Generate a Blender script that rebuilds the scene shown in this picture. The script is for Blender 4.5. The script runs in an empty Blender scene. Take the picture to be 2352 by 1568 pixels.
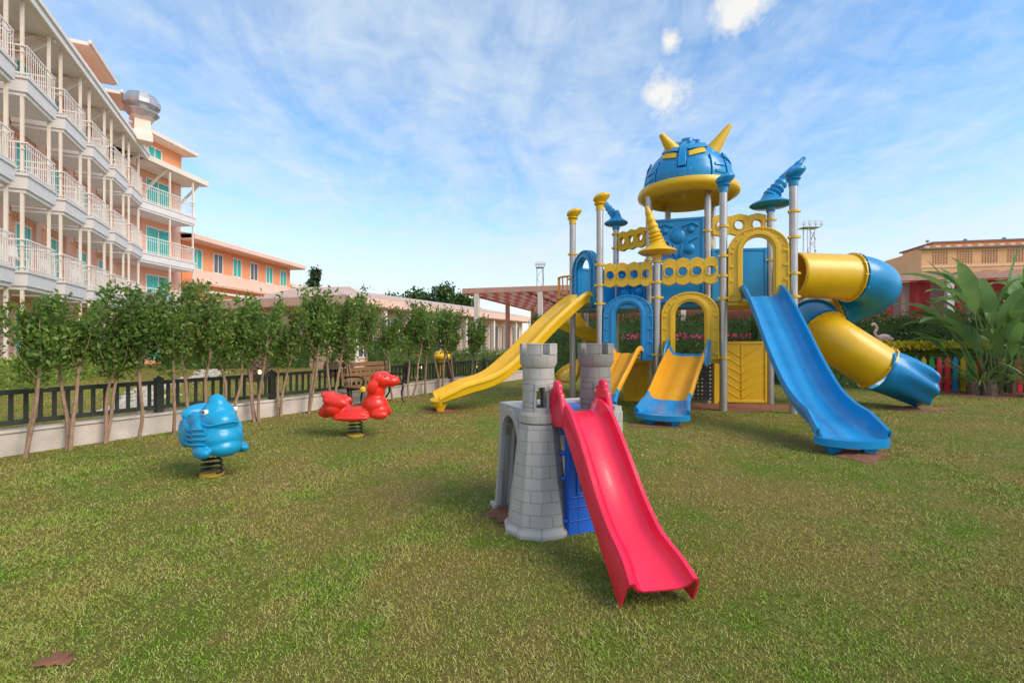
import bpy, bmesh, math, random
import numpy as np
from mathutils import Vector, Matrix
R = random.Random(11)
NP = np.random.default_rng(5)
sc = bpy.context.scene
COL = sc.collection
rad = math.radians

# ------------------------------------------------------------------ materials
def nodes(name):
    m = bpy.data.materials.new(name); m.use_nodes = True
    nt = m.node_tree; b = nt.nodes['Principled BSDF']
    return m, nt, b
def mixc(nt, fac, a, b):
    n = nt.nodes.new('ShaderNodeMix'); n.data_type = 'RGBA'
    if fac is not None:
        if isinstance(fac, float): n.inputs[0].default_value = fac
        else: nt.links.new(fac, n.inputs[0])
    for i, c in ((6, a), (7, b)):
        if isinstance(c, tuple): n.inputs[i].default_value = (c[0], c[1], c[2], 1)
        else: nt.links.new(c, n.inputs[i])
    return n.outputs[2]
def noise(nt, vec, scale, detail=4, rough=.55, dist=0):
    n = nt.nodes.new('ShaderNodeTexNoise'); n.inputs['Scale'].default_value = scale
    n.inputs['Detail'].default_value = detail; n.inputs['Roughness'].default_value = rough
    n.inputs['Distortion'].default_value = dist
    if vec is not None: nt.links.new(vec, n.inputs['Vector'])
    return n.outputs['Fac']
def ramp(nt, fac, p0, p1):
    n = nt.nodes.new('ShaderNodeMapRange'); n.inputs[1].default_value = p0; n.inputs[2].default_value = p1
    nt.links.new(fac, n.inputs[0]); return n.outputs[0]
def math_(nt, op, a, b=None):
    n = nt.nodes.new('ShaderNodeMath'); n.operation = op
    for i, x in ((0, a), (1, b)):
        if x is None: continue
        if isinstance(x, (int, float)): n.inputs[i].default_value = x
        else: nt.links.new(x, n.inputs[i])
    return n.outputs[0]
def bump(nt, b, h, strength, dist=.01):
    n = nt.nodes.new('ShaderNodeBump'); n.inputs['Strength'].default_value = strength
    n.inputs['Distance'].default_value = dist
    nt.links.new(h, n.inputs['Height']); nt.links.new(n.outputs[0], b.inputs['Normal'])
def M(name, col, rough=.5, var=.12, scale=3, bmp=0, bscale=80, metal=0, coat=0, col2=None):
    m, nt, b = nodes(name)
    tc = nt.nodes.new('ShaderNodeTexCoord').outputs['Object']
    f = ramp(nt, noise(nt, tc, scale, 6, .6), .3, .7)
    c2 = col2 or tuple(min(1, c*(1+var)) for c in col)
    nt.links.new(mixc(nt, f, tuple(c*(1-var) for c in col), c2), b.inputs['Base Color'])
    rr = nt.nodes.new('ShaderNodeMapRange'); rr.inputs[3].default_value = rough*.8; rr.inputs[4].default_value = min(1, rough*1.25)
    nt.links.new(noise(nt, tc, scale*4, 3), rr.inputs[0]); nt.links.new(rr.outputs[0], b.inputs['Roughness'])
    b.inputs['Metallic'].default_value = metal; b.inputs['Coat Weight'].default_value = coat
    if bmp: bump(nt, b, noise(nt, tc, bscale, 3), bmp)
    return m
def foliage(name, c1, c2, c3, trans=.3):
    m, nt, b = nodes(name)
    g = nt.nodes.new('ShaderNodeNewGeometry')
    f1 = g.outputs['Random Per Island']
    f2 = ramp(nt, noise(nt, g.outputs['Position'], 1.6, 3), .35, .65)
    a = mixc(nt, f1, c1, c2)
    a = mixc(nt, math_(nt, 'MULTIPLY', f2, .6), a, c3)
    nt.links.new(a, b.inputs['Base Color']); b.inputs['Roughness'].default_value = .5
    t = nt.nodes.new('ShaderNodeBsdfTranslucent'); nt.links.new(a, t.inputs[0])
    mx = nt.nodes.new('ShaderNodeMixShader'); mx.inputs[0].default_value = trans
    nt.links.new(b.outputs[0], mx.inputs[1]); nt.links.new(t.outputs[0], mx.inputs[2])
    nt.links.new(mx.outputs[0], nt.nodes['Material Output'].inputs[0])
    return m
def siding(name, col, scale, strength=.5):
    m, nt, b = nodes(name)
    tc = nt.nodes.new('ShaderNodeTexCoord').outputs['Object']
    s = nt.nodes.new('ShaderNodeSeparateXYZ'); nt.links.new(tc, s.inputs[0])
    z = math_(nt, 'FRACT', math_(nt, 'MULTIPLY', s.outputs[2], scale))
    bump(nt, b, z, strength, .03)
    f = ramp(nt, noise(nt, tc, 2.5, 5), .3, .7)
    nt.links.new(mixc(nt, f, tuple(c*.9 for c in col), col), b.inputs['Base Color'])
    b.inputs['Roughness'].default_value = .6
    return m
def emis(name, col, s):
    m, nt, b = nodes(name)
    b.inputs['Base Color'].default_value = (*col, 1)
    b.inputs['Emission Color'].default_value = (*col, 1); b.inputs['Emission Strength'].default_value = s
    return m

YEL = M('yellow_plastic', (.82, .47, .008), .36, .08, 2.5, .06, 40, coat=.15)
ORY = M('amber_plastic', (.87, .38, .012), .36, .08, 2.5, .06, 40, coat=.15)
BLU = M('blue_plastic', (.004, .26, .57), .34, .12, 2.5, .06, 40, coat=.2)
RED = M('red_plastic', (.84, .013, .060), .26, .14, 3, .05, 40, coat=.3)
RIDR = M('rider_red_plastic', (.84, .030, .014), .30, .08, 3, .04, 40, coat=.2)
RIDB = M('rider_blue_plastic', (.004, .32, .57), .32, .12, 3, .04, 40, coat=.2)
DBL = M('royal_blue_plastic', (.02, .12, .56), .4, .1, 3, .05, 60)
STEEL = M('brushed_aluminium', (.54, .49, .46), .38, .10, 5, .03, 120, metal=.7)
GREY = M('grey_plastic', (.45, .42, .385), .55, .09, 4, .1, 90)
GREYD = M('dark_grey_plastic', (.27, .27, .275), .55, .09, 4, .1, 90)
BLACK = M('black_steel', (.015, .015, .016), .4, .2)
DARK = M('painted_interior_shade', (.03, .028, .03), .6, .3)  # near-black colour standing in for shade inside the toy castle
WHITE = M('white_paint', (.86, .80, .75), .5, .05)
GUN = M('black_perforated_board', (.035, .035, .04), .45, .2)

def stone_plastic(name, k=1.0):
    m, nt, b = nodes(name)
    tc = nt.nodes.new('ShaderNodeTexCoord').outputs['Object']
    s = nt.nodes.new('ShaderNodeSeparateXYZ'); nt.links.new(tc, s.inputs[0])
    a = math_(nt, 'ARCTAN2', s.outputs[1], s.outputs[0])
    c = nt.nodes.new('ShaderNodeCombineXYZ')
    nt.links.new(math_(nt, 'MULTIPLY', a, .17), c.inputs[0]); nt.links.new(s.outputs[2], c.inputs[1])
    br = nt.nodes.new('ShaderNodeTexBrick'); nt.links.new(c.outputs[0], br.inputs['Vector'])
    br.inputs['Scale'].default_value = 1; br.inputs['Brick Width'].default_value = .13
    br.inputs['Row Height'].default_value = .085; br.inputs['Mortar Size'].default_value = .003
    br.inputs['Mortar Smooth'].default_value = .7
    br.inputs['Color1'].default_value = (.47*k, .44*k, .40*k, 1); br.inputs['Color2'].default_value = (.44*k, .41*k, .375*k, 1)
    br.inputs['Mortar'].default_value = (.36*k, .335*k, .31*k, 1)
    f = noise(nt, tc, 5, 5)
    nt.links.new(mixc(nt, math_(nt, 'MULTIPLY', f, .3), br.outputs['Color'], (.52*k, .47*k, .41*k)), b.inputs['Base Color'])
    b.inputs['Roughness'].default_value = .55
    inv = math_(nt, 'SUBTRACT', 1.0, br.outputs['Fac'])
    bump(nt, b, inv, .7, .008)
    return m
STONE = stone_plastic('moulded_stone_plastic'); STONED = stone_plastic('dark_moulded_stone_plastic', .60)

PEACH = M('peach_render', (.90, .44, .29), .8, .07, .6, .25, 30)
PINK = M('pale_pink_render', (.86, .55, .43), .8, .06, .6, .25, 30)
CREAM = M('cream_paint', (.84, .71, .60), .6, .06, 1.2)
ORANGE = M('orange_render', (.90, .37, .17), .8, .07, .6, .25, 30)
LILAC = siding('white_clapboard', (.86, .81, .79), 7.0)
SOFFIT = siding('cream_soffit', (.82, .74, .65), 1)
ROOFT = M('pink_grey_tiles', (.60, .42, .35), .8, .12, 2, .5, 18)
METAL = M('galvanised_sheet', (.50, .50, .51), .42, .15, 4, .05, 30, metal=.7)
TEAL = M('teal_curtain_glass', (.03, .46, .38), .2, .25, 1.6, coat=.4)
GLASS = M('dark_glass', (.10, .12, .12), .12, .4, 1.2, coat=.4)
WALLC = M('stained_cream_stucco', (.60, .51, .44), .85, .20, 3, .5, 40)
WOODG = M('dark_green_wood', (.035, .04, .027), .55, .25, 5, .2, 60)
WOODB = M('brown_bench_wood', (.26, .13, .06), .5, .2, 6, .2, 60)
BARK = M('pinkish_bark', (.36, .22, .14), .75, .3, 9, .5, 40)
PALMB = M('palm_bark', (.16, .10, .065), .9, .4, 14, .9, 25)
SOIL = M('red_soil', (.24, .095, .05), .95, .35, 7, 1.0, 30)
ROCK = M('pale_rock', (.48, .43, .37), .85, .2, 5, .6, 20)
LEAF = foliage('sapling_leaves', (.12, .23, .035), (.31, .42, .08), (.09, .17, .035), .45)
LEAFY = foliage('variegated_hedge_leaves', (.28, .38, .05), (.44, .50, .11), (.16, .28, .03))
LEAFD = foliage('dark_hedge_leaves', (.05, .11, .022), (.12, .20, .04), (.035, .08, .018))
LEAFB = foliage('broad_leaves', (.15, .28, .07), (.31, .45, .15), (.11, .21, .06), .38)
LEAFC = foliage('cypress_leaves', (.03, .075, .025), (.07, .12, .04), (.03, .05, .02), .1)
LEAFO = foliage('shrub_leaves', (.14, .25, .05), (.27, .34, .09), (.09, .17, .035))
FLOWY = foliage('yellow_petals', (.88, .66, .02), (.85, .55, .02), (.75, .7, .05), .2)
FLOWP = foliage('pink_petals', (.6, .05, .12), (.7, .08, .25), (.5, .03, .1), .2)

# ------------------------------------------------------------------ builders
def link(o): COL.objects.link(o); return o
def top(name, label, cat, loc=(0, 0, 0), rot=0, group=None):
    o = bpy.data.objects.new(name, None); o.location = loc; o.rotation_euler = (0, 0, rot)
    o.empty_display_size = .2
    o['label'] = label; o['category'] = cat
    if group: o['group'] = group
    return link(o)
def tag(o, label, cat, group=None, kind=None):
    if kind: o['kind'] = kind
    if label: o['label'] = label
    if cat: o['category'] = cat
    if group: o['group'] = group
    return o
def cr(pts, k=6):
    P = [np.array(p, float) for p in pts]; P = [2*P[0]-P[1]]+P+[2*P[-1]-P[-2]]
    out = []
    for i in range(1, len(P)-2):
        for j in range(k):
            t = j/k; a, b, c, d = P[i-1:i+3]
            out.append(.5*((2*b)+(-a+c)*t+(2*a-5*b+4*c-d)*t*t+(-a+3*b-3*c+d)*t**3))
    out.append(P[-2]); return out
class MB:
    def __init__(s): s.v = []; s.f = []; s.m = []; s.mi = 0
    def add(s, vs, fs):
        b = len(s.v); s.v += [tuple(map(float, p)) for p in vs]
        s.f += [tuple(b+i for i in f) for f in fs]; s.m += [s.mi]*len(fs)
    def box(s, a, b):
        x0, y0, z0 = a; x1, y1, z1 = b
        s.add([(x0,y0,z0),(x1,y0,z0),(x1,y1,z0),(x0,y1,z0),(x0,y0,z1),(x1,y0,z1),(x1,y1,z1),(x0,y1,z1)],
              [(0,3,2,1),(4,5,6,7),(0,1,5,4),(1,2,6,5),(2,3,7,6),(3,0,4,7)])
    def beam(s, p0, p1, w, h):
        p0 = Vector(p0); p1 = Vector(p1); t = (p1-p0).normalized()
        u = Vector((0, 0, 1)) if abs(t.z) < .95 else Vector((0, 1, 0))
        sd = t.cross(u).normalized(); n = sd.cross(t)
        vs = [p+sd*a*w/2+n*b*h/2 for p in (p0, p1) for a, b in ((-1,-1),(1,-1),(1,1),(-1,1))]
        s.add(vs, [(3,2,1,0),(4,5,6,7),(0,1,5,4),(1,2,6,5),(2,3,7,6),(3,0,4,7)])
    def tube(s, path, radii, n=12, cap=True, closed=False):
        P = [Vector(p) for p in path]; k = len(P)
        if not hasattr(radii, '__len__'): radii = [radii]*k
        T = [(P[min(i+1, k-1)]-P[max(i-1, 0)]).normalized() for i in range(k)]
        u = Vector((0, 0, 1)) if abs(T[0].z) < .9 else Vector((1, 0, 0))
        sd = T[0].cross(u).normalized(); vs = []
        for i in range(k):
            sd = (sd-T[i]*sd.dot(T[i])).normalized(); nn = T[i].cross(sd)
            for j in range(n):
                a = 2*math.pi*j/n; vs.append(P[i]+(sd*math.cos(a)+nn*math.sin(a))*radii[i])
        fs = [(i*n+j, i*n+(j+1) % n, (i+1)*n+(j+1) % n, (i+1)*n+j) for i in range(k-1) for j in range(n)]
        if cap: fs += [tuple(range(n))[::-1], tuple((k-1)*n+j for j in range(n))]
        s.add(vs, fs)
    def cyl(s, p0, p1, r0, r1=None, n=14): s.tube([p0, p1], [r0, r0 if r1 is None else r1], n)
    def lathe(s, prof, c=(0, 0, 0), n=32):
        k = len(prof); vs = []
        for r, z in prof:
            for j in range(n):
                a = 2*math.pi*j/n; vs.append((c[0]+r*math.cos(a), c[1]+r*math.sin(a), c[2]+z))
        fs = [(i*n+j, i*n+(j+1) % n, (i+1)*n+(j+1) % n, (i+1)*n+j) for i in range(k-1) for j in range(n)]
        fs += [tuple(range(n))[::-1], tuple((k-1)*n+j for j in range(n))]
        s.add(vs, fs)
    def arc(s, c, r0, r1, a0, a1, z0, z1, n=8):
        vs = []
        for i in range(n+1):
            a = a0+(a1-a0)*i/n; ca, sa = math.cos(a), math.sin(a)
            for r, z in ((r0, z0), (r1, z0), (r1, z1), (r0, z1)): vs.append((c[0]+r*ca, c[1]+r*sa, z))
        fs = [(i*4+j, i*4+(j+1) % 4, i*4+4+(j+1) % 4, i*4+4+j) for i in range(n) for j in range(4)]
        fs += [(0, 1, 2, 3), (4*n+3, 4*n+2, 4*n+1, 4*n)]
        s.add(vs, fs)
    def sweep(s, path, sec):
        P = [Vector(p) for p in path]; k = len(P); vs = []; n = 0
        for i in range(k):
            t = (P[min(i+1, k-1)]-P[max(i-1, 0)]).normalized()
            sd = t.cross(Vector((0, 0, 1))).normalized(); nn = sd.cross(t)
            q = sec(i/(k-1), P[i]); n = len(q)
            for a, b in q: vs.append(P[i]+sd*a+nn*b)
        fs = [(i*n+j, i*n+(j+1) % n, (i+1)*n+(j+1) % n, (i+1)*n+j) for i in range(k-1) for j in range(n)]
        h = n//2
        for b in (0, (k-1)*n):
            for j in range(h-1): fs.append((b+j, b+j+1, b+n-2-j, b+n-1-j))
        s.add(vs, fs)
    def strip(s, A, B, y0, y1):
        n = len(A); vs = [(p[0], y, p[1]) for p, q in zip(A, B) for (p, y) in ((p, y0), (q, y0), (q, y1), (p, y1))]
        fs = [(i*4+j, i*4+(j+1) % 4, i*4+4+(j+1) % 4, i*4+4+j) for i in range(n-1) for j in range(4)]
        fs += [(0, 1, 2, 3), (4*n-1, 4*n-2, 4*n-3, 4*n-4)]
        s.add(vs, fs)
    def prism(s, poly, z0, z1):
        n = len(poly); vs = [(x, y, z0) for x, y in poly]+[(x, y, z1) for x, y in poly]
        s.add(vs, [tuple(range(n))[::-1], tuple(range(n, 2*n))]+[(i, (i+1) % n, n+(i+1) % n, n+i) for i in range(n)])
    def xz(s, poly, y0, y1):
        n = len(poly); vs = [(x, y0, z) for x, z in poly]+[(x, y1, z) for x, z in poly]
        s.add(vs, [tuple(range(n)), tuple(range(n, 2*n))[::-1]]+[(i, (i+1) % n, n+(i+1) % n, n+i) for i in range(n)])
    def mesh(s, name, mats, smooth=True, ang=35):
        me = bpy.data.meshes.new(name); me.from_pydata(s.v, [], s.f)
        for m in (mats if isinstance(mats, (list, tuple)) else [mats]): me.materials.append(m)
        me.polygons.foreach_set('material_index', s.m)
        bm = bmesh.new(); bm.from_mesh(me); bmesh.ops.recalc_face_normals(bm, faces=bm.faces); bm.to_mesh(me); bm.free()
        if smooth: me.shade_smooth(); me.set_sharp_from_angle(angle=rad(ang))
        return me
    def obj(s, name, mats, parent=None, world=True, loc=None, rz=0, smooth=True, bevel=0, ang=35, piv=True):
        if piv and s.v:
            A = np.array(s.v); p = np.array([(A[:, 0].min()+A[:, 0].max())/2, (A[:, 1].min()+A[:, 1].max())/2, A[:, 2].min()])
            s.v = [tuple(q) for q in A-p]
        else: p = np.zeros(3)
        o = bpy.data.objects.new(name, s.mesh(name, mats, smooth, ang))
        if bevel:
            b = o.modifiers.new('bevel', 'BEVEL'); b.width = bevel; b.segments = 2; b.limit_method = 'ANGLE'; b.angle_limit = rad(40)
        link(o)
        if loc is not None:
            Rm = Matrix.Rotation(rz, 3, 'Z'); q = Vector(loc)+Rm @ Vector(p); o.rotation_euler = (0, 0, rz)
        else: q = Vector(p)
        if parent is not None:
            o.parent = parent
            if world: q = q-parent.location
        o.location = q
        return o
def inst(name, me, parent, loc, rz=0):
    o = bpy.data.objects.new(name, me); link(o); o.parent = parent; o.location = loc; o.rotation_euler = (0, 0, rz); return o
def npmesh(name, V, n, mat):
    k = len(V); me = bpy.data.meshes.new(name)
    me.vertices.add(k); me.vertices.foreach_set('co', np.asarray(V, np.float32).ravel())
    me.loops.add(k); me.loops.foreach_set('vertex_index', np.arange(k, dtype=np.int32))
    me.polygons.add(k//n); me.polygons.foreach_set('loop_start', np.arange(0, k, n, dtype=np.int32))
    me.update(calc_edges=True); me.materials.append(mat); return me
def unit(a): return a/np.linalg.norm(a, axis=1, keepdims=True)
def leafq(P, size, aspect=.5, up=.3):
    n = len(P); d = NP.normal(size=(n, 3)); d[:, 2] += up; d = unit(d)
    s = unit(np.cross(d, NP.normal(size=(n, 3)))); L = size*NP.uniform(.65, 1.35, (n, 1)); w = L*aspect*.5
    nn = np.cross(d, s)
    V = np.stack([P, P+d*L*.5+s*w+nn*w*.35, P+d*L, P+d*L*.5-s*w+nn*w*.35], 1)
    return V.reshape(-1, 3)
def boxq(a, b):
    m = MB(); m.box(a, b); return np.array([m.v[i] for f in m.f for i in f])
def blob(name, ells, mat, parent, vox=.018, smooth=3, world=False):
    bm = bmesh.new()
    for e in ells:
        c, r = e[0], e[1]; rot = e[2] if len(e) > 2 else (0, 0, 0)
        mt = Matrix.Translation(c) @ Matrix.Rotation(rot[2], 4, 'Z') @ Matrix.Rotation(rot[1], 4, 'Y') @ Matrix.Rotation(rot[0], 4, 'X') @ Matrix.Diagonal((*r, 1))
        bmesh.ops.create_icosphere(bm, subdivisions=3, radius=1, matrix=mt)
    me = bpy.data.meshes.new(name); bm.to_mesh(me); bm.free()
    o = bpy.data.objects.new('tmp', me); link(o)
    r = o.modifiers.new('r', 'REMESH'); r.mode = 'VOXEL'; r.voxel_size = vox
    s = o.modifiers.new('s', 'SMOOTH'); s.iterations = smooth; s.factor = .6
    dg = bpy.context.evaluated_depsgraph_get()
    m2 = bpy.data.meshes.new_from_object(o.evaluated_get(dg)); m2.name = name
    bpy.data.objects.remove(o); m2.materials.clear(); m2.materials.append(mat); m2.shade_smooth()
    return inst(name, m2, parent, (0, 0, 0))

# ------------------------------------------------------------------ camera, light, sky
cam = bpy.data.cameras.new('camera'); co = bpy.data.objects.new('camera', cam); link(co)
cam.lens = 16.84; cam.sensor_width = 36; cam.clip_end = 3000; cam.clip_start = .05
co.location = (0, 0, 1.4); co.rotation_euler = (rad(90), 0, 0); sc.camera = co
sc.view_settings.view_transform = 'Standard'; sc.view_settings.look = 'None'; sc.view_settings.exposure = 0
SUN_EL, SUN_AZ = 40, 124
sl = bpy.data.lights.new('sun', 'SUN'); sl.energy = 2.9; sl.angle = rad(35); sl.color = (1, .87, .70)
so = bpy.data.objects.new('sun', sl); link(so)
az = rad(SUN_AZ); el = rad(SUN_EL)   # azimuth clockwise from +Y
sd = Vector((math.sin(az)*math.cos(el), math.cos(az)*math.cos(el), math.sin(el)))
so.rotation_euler = sd.to_track_quat('Z', 'Y').to_euler(); so.location = (10, -20, 30)

w = bpy.data.worlds.new('World'); sc.world = w; w.use_nodes = True
nt = w.node_tree; bg = nt.nodes['Background']
sky = nt.nodes.new('ShaderNodeTexSky'); sky.sky_type = 'NISHITA'; sky.sun_disc = False
sky.sun_elevation = el; sky.sun_rotation = az; sky.air_density = 1.0; sky.dust_density = .6; sky.ozone_density = 2.0
tc = nt.nodes.new('ShaderNodeTexCoord').outputs['Generated']
sp = nt.nodes.new('ShaderNodeSeparateXYZ'); nt.links.new(tc, sp.inputs[0])
X, Y, Z = sp.outputs
zc = math_(nt, 'ADD', math_(nt, 'MAXIMUM', Z, 0.0), .16)
cb = nt.nodes.new('ShaderNodeCombineXYZ')
nt.links.new(math_(nt, 'DIVIDE', X, zc), cb.inputs[0]); nt.links.new(math_(nt, 'DIVIDE', Y, zc), cb.inputs[1])
mp = nt.nodes.new('ShaderNodeMapping'); mp.inputs['Rotation'].default_value = (0, 0, rad(-28)); mp.inputs['Scale'].default_value = (1.15, .48, 1)
mp.inputs['Location'].default_value = (1.3, 4.2, 0)
nt.links.new(cb.outputs[0], mp.inputs[0])
big = noise(nt, mp.outputs[0], .9, 4, .5, .5)
mid = noise(nt, mp.outputs[0], 2.6, 10, .62, .8)
fine = noise(nt, cb.outputs[0], 7.0, 9, .62, .6)
s1 = math_(nt, 'ADD', math_(nt, 'MULTIPLY', big, .46), math_(nt, 'MULTIPLY', mid, .42))
s1 = math_(nt, 'ADD', s1, math_(nt, 'MULTIPLY', fine, .30))
cl = ramp(nt, s1, .46, .72)
hz = ramp(nt, Z, .42, .0)
skyc = nt.nodes.new('ShaderNodeVectorMath'); skyc.operation = 'MULTIPLY'
nt.links.new(sky.outputs[0], skyc.inputs[0]); skyc.inputs[1].default_value = (.19, .245, .27)
c1 = mixc(nt, math_(nt, 'MULTIPLY', cl, .86), skyc.outputs[0], (.76, .87, .97))
c2 = mixc(nt, math_(nt, 'MULTIPLY', math_(nt, 'POWER', hz, 2.0), .95), c1, (.97, .95, .88))
pn = noise(nt, tc, 22, 7, .65)
for (cx, cy, cz, k) in ((.275, .854, .442, 10), (.364, .763, .534, 9), (.27, .816, .511, 22)):
    d = nt.nodes.new('ShaderNodeVectorMath'); d.operation = 'DISTANCE'; nt.links.new(tc, d.inputs[0]); d.inputs[1].default_value = (cx, cy, cz)
    v = math_(nt, 'SUBTRACT', pn, math_(nt, 'MULTIPLY', d.outputs[1], float(k)))
    c2 = mixc(nt, math_(nt, 'MULTIPLY', ramp(nt, v, .04, .36), .9), c2, (1.0, .97, .92))
nt.links.new(c2, bg.inputs[0]); bg.inputs[1].default_value = 1.0

# ------------------------------------------------------------------ ground
def ground_mat():
    m, nt, b = nodes('lawn')
    g = nt.nodes.new('ShaderNodeNewGeometry').outputs['Position']
    f1 = ramp(nt, noise(nt, g, .7, 5, .6, .6), .40, .60)
    f2 = ramp(nt, noise(nt, g, 3.5, 6, .65), .40, .62)
    f3 = ramp(nt, noise(nt, g, 45, 5, .7), .3, .7)
    f4 = ramp(nt, noise(nt, g, .45, 4, .6, 1.0), .56, .68)
    a = mixc(nt, f1, (.17, .235, .028), (.31, .235, .065))
    a = mixc(nt, math_(nt, 'MULTIPLY', f2, .5), a, (.37, .25, .095))
    a = mixc(nt, math_(nt, 'MULTIPLY', f4, .4), a, (.36, .22, .11))
    a = mixc(nt, math_(nt, 'MULTIPLY', f3, .5), a, (.11, .10, .025))
    nt.links.new(a, b.inputs['Base Color']); b.inputs['Roughness'].default_value = .95
    b.inputs['Specular IOR Level'].default_value = .1
    bump(nt, b, noise(nt, g, 60, 5, .7), 1.0, .03)
    return m
def blade_mat():
    m, nt, b = nodes('grass_blades')
    gg = nt.nodes.new('ShaderNodeNewGeometry'); g = gg.outputs['Position']; rp = gg.outputs['Random Per Island']
    f1 = ramp(nt, noise(nt, g, .7, 5, .6, .6), .40, .60)
    f2 = ramp(nt, noise(nt, g, 3.5, 6, .65), .40, .62)
    a = mixc(nt, f1, (.22, .37, .035), (.40, .36, .085))
    a = mixc(nt, math_(nt, 'MULTIPLY', f2, .5), a, (.50, .38, .14))
    a = mixc(nt, math_(nt, 'MULTIPLY', math_(nt, 'GREATER_THAN', rp, .82), .6), a, (.62, .50, .24))
    a = mixc(nt, math_(nt, 'MULTIPLY', math_(nt, 'LESS_THAN', rp, .3), .5), a, (.13, .23, .02))
    nt.links.new(a, b.inputs['Base Color']); b.inputs['Roughness'].default_value = .75
    b.inputs['Specular IOR Level'].default_value = .1
    return m
gm = MB(); gm.add([(-900, -60, 0), (900, -60, 0), (900, 1800, 0), (-900, 1800, 0)], [(0, 1, 2, 3)])
go = gm.obj('ground', ground_mat(), smooth=False); go['kind'] = 'structure'

dirt = [(4.7, 10.3, 1.9, .75), (4.25, 5.95, .42, .42), (8.4, 9.95, .8, .45), (-1.45, 9.6, .5, .35), (2.45, 8.0, .55, .3),
        (-.04, 3.9, .17, .32), (-3.15, 5.05, .2, .12), (-2.33, 7.15, .22, .15), (12.9, 12.6, 2.3, .9), (-2.0, 2.1, .09, .06)]
for i, (x, y, a, b) in enumerate(dirt):
    m = MB(); n = 48; hh = .035 if i < 4 else .004; vs = [(x, y, .006+hh)]
    for q, zz in ((.5, hh), (1, 0)):
        for j in range(n):
            t = 2*math.pi*j/n; k = .82+.18*math.sin(3*t+i)+.12*math.sin(7*t+2*i)+R.uniform(-.05, .05)
            vs.append((x+a*k*q*math.cos(t), y+b*k*q*math.sin(t), .004+i*.0004+zz*R.uniform(.7, 1)))
    m.add(vs, [(0, j+1, (j+1) % n+1) for j in range(n)]+[(1+j, 1+n+j, 1+n+(j+1) % n, 1+(j+1) % n) for j in range(n)])
    o = m.obj('soil_patch', SOIL, smooth=True, ang=80); o['kind'] = 'structure'
def field(x, y, sc_, seed, k=14):
    r = np.random.default_rng(seed); f = np.zeros_like(x)
    for i in range(k):
        a = r.uniform(0, 2*np.pi); q = sc_*r.uniform(.5, 2.2); f += np.sin(q*(x*np.cos(a)+y*np.sin(a))+r.uniform(0, 6.28))/math.sqrt(q/sc_)
    return f/math.sqrt(k)
N = 520000
gy = np.exp(NP.uniform(math.log(1.35), math.log(17), N)); gx = NP.uniform(-1.25, 1.25, N)*gy
keep = np.ones(N, bool)
for (x, y, a, b) in dirt:
    d = ((gx-x)/a)**2+((gy-y)/b)**2; keep &= (d > NP.uniform(.45, 1.25, N))
f1 = field(gx, gy, 5.0, 3); f2 = field(gx, gy, 18, 4); f3 = field(gx, gy, 1.6, 8)
tall = np.clip(.45*f1+.40*f2+.40*f3, -1, 1.5)
keep &= (NP.random(N) < .78+.35*tall)
keep &= ~((np.abs((gx+6.19)*.878-(gy-5.8)*.478+.12) < .14))
gx = gx[keep]; gy = gy[keep]; tall = tall[keep]; n = len(gx)
h = (.005+.008*NP.random(n)+.010*np.clip(tall, 0, 1.5))*(1+gy*.05); wd = .0016*(1+gy*.28)
th = NP.uniform(0, 2*np.pi, n); ln = NP.uniform(.2, 1.9, n)*h; la = NP.uniform(0, 2*np.pi, n)
P = np.stack([gx, gy, np.zeros(n)], 1); S = np.stack([np.cos(th)*wd, np.sin(th)*wd, np.zeros(n)], 1)
T = P+np.stack([np.cos(la)*ln, np.sin(la)*ln, h], 1)
V = np.stack([P-S, P+S, T], 1).reshape(-1, 3)
g_ = inst('grass', npmesh('grass', V, 3, blade_mat()), None, (0, 0, 0)); g_['kind'] = 'stuff'
tag(g_, 'short patchy green and straw coloured lawn grass', 'grass')

# ------------------------------------------------------------------ low wall + timber fence
W0 = Vector((-6.19, 5.8)); wv = Vector((.478, .878)).normalized(); wang = math.atan2(wv.y, wv.x)
def along(s, off=0): # off>0 : lawn side
    p = W0+wv*s+Vector((wv.y, -wv.x))*off; return p
m = MB(); m.box((-3.5, .0, -.1), (14, .22, .27)); m.box((-3.5, -.02, .272), (14, .24, .31))
o = m.obj('low_wall', WALLC, loc=(W0.x, W0.y, 0), rz=wang, smooth=False, bevel=.012)
tag(o, 'low stained cream stucco wall carrying the timber fence', 'wall')
pk = MB(); pk.box((-.022, -.012, 0), (.022, .012, .40)); pk_me = pk.mesh('picket', WOODG, False)
ra = MB(); ra.box((0, -.03, 0), (1.9, .03, .06)); ra_me = ra.mesh('rail', WOODG, False)
po = MB(); po.box((-.05, -.05, 0), (.05, .05, .53)); po.lathe([(.05, .531), (.0, .57)], n=4)
po_me = po.mesh('post', WOODG, False)
for k in range(8):
    s0 = -2.05+1.9*k; p = along(s0, -.11)
    e = top('fence_section', 'dark green timber picket fence section on a low wall', 'fence', (p.x, p.y, .31), wang, 'timber fence along the lawn')
    inst('post', po_me, e, (0, 0, 0)); inst('rail', ra_me, e, (0, 0, .05)); inst('rail', ra_me, e, (0, 0, .43))
    for j in range(13): inst('picket', pk_me, e, (.13+j*.137, 0, .08))

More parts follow.
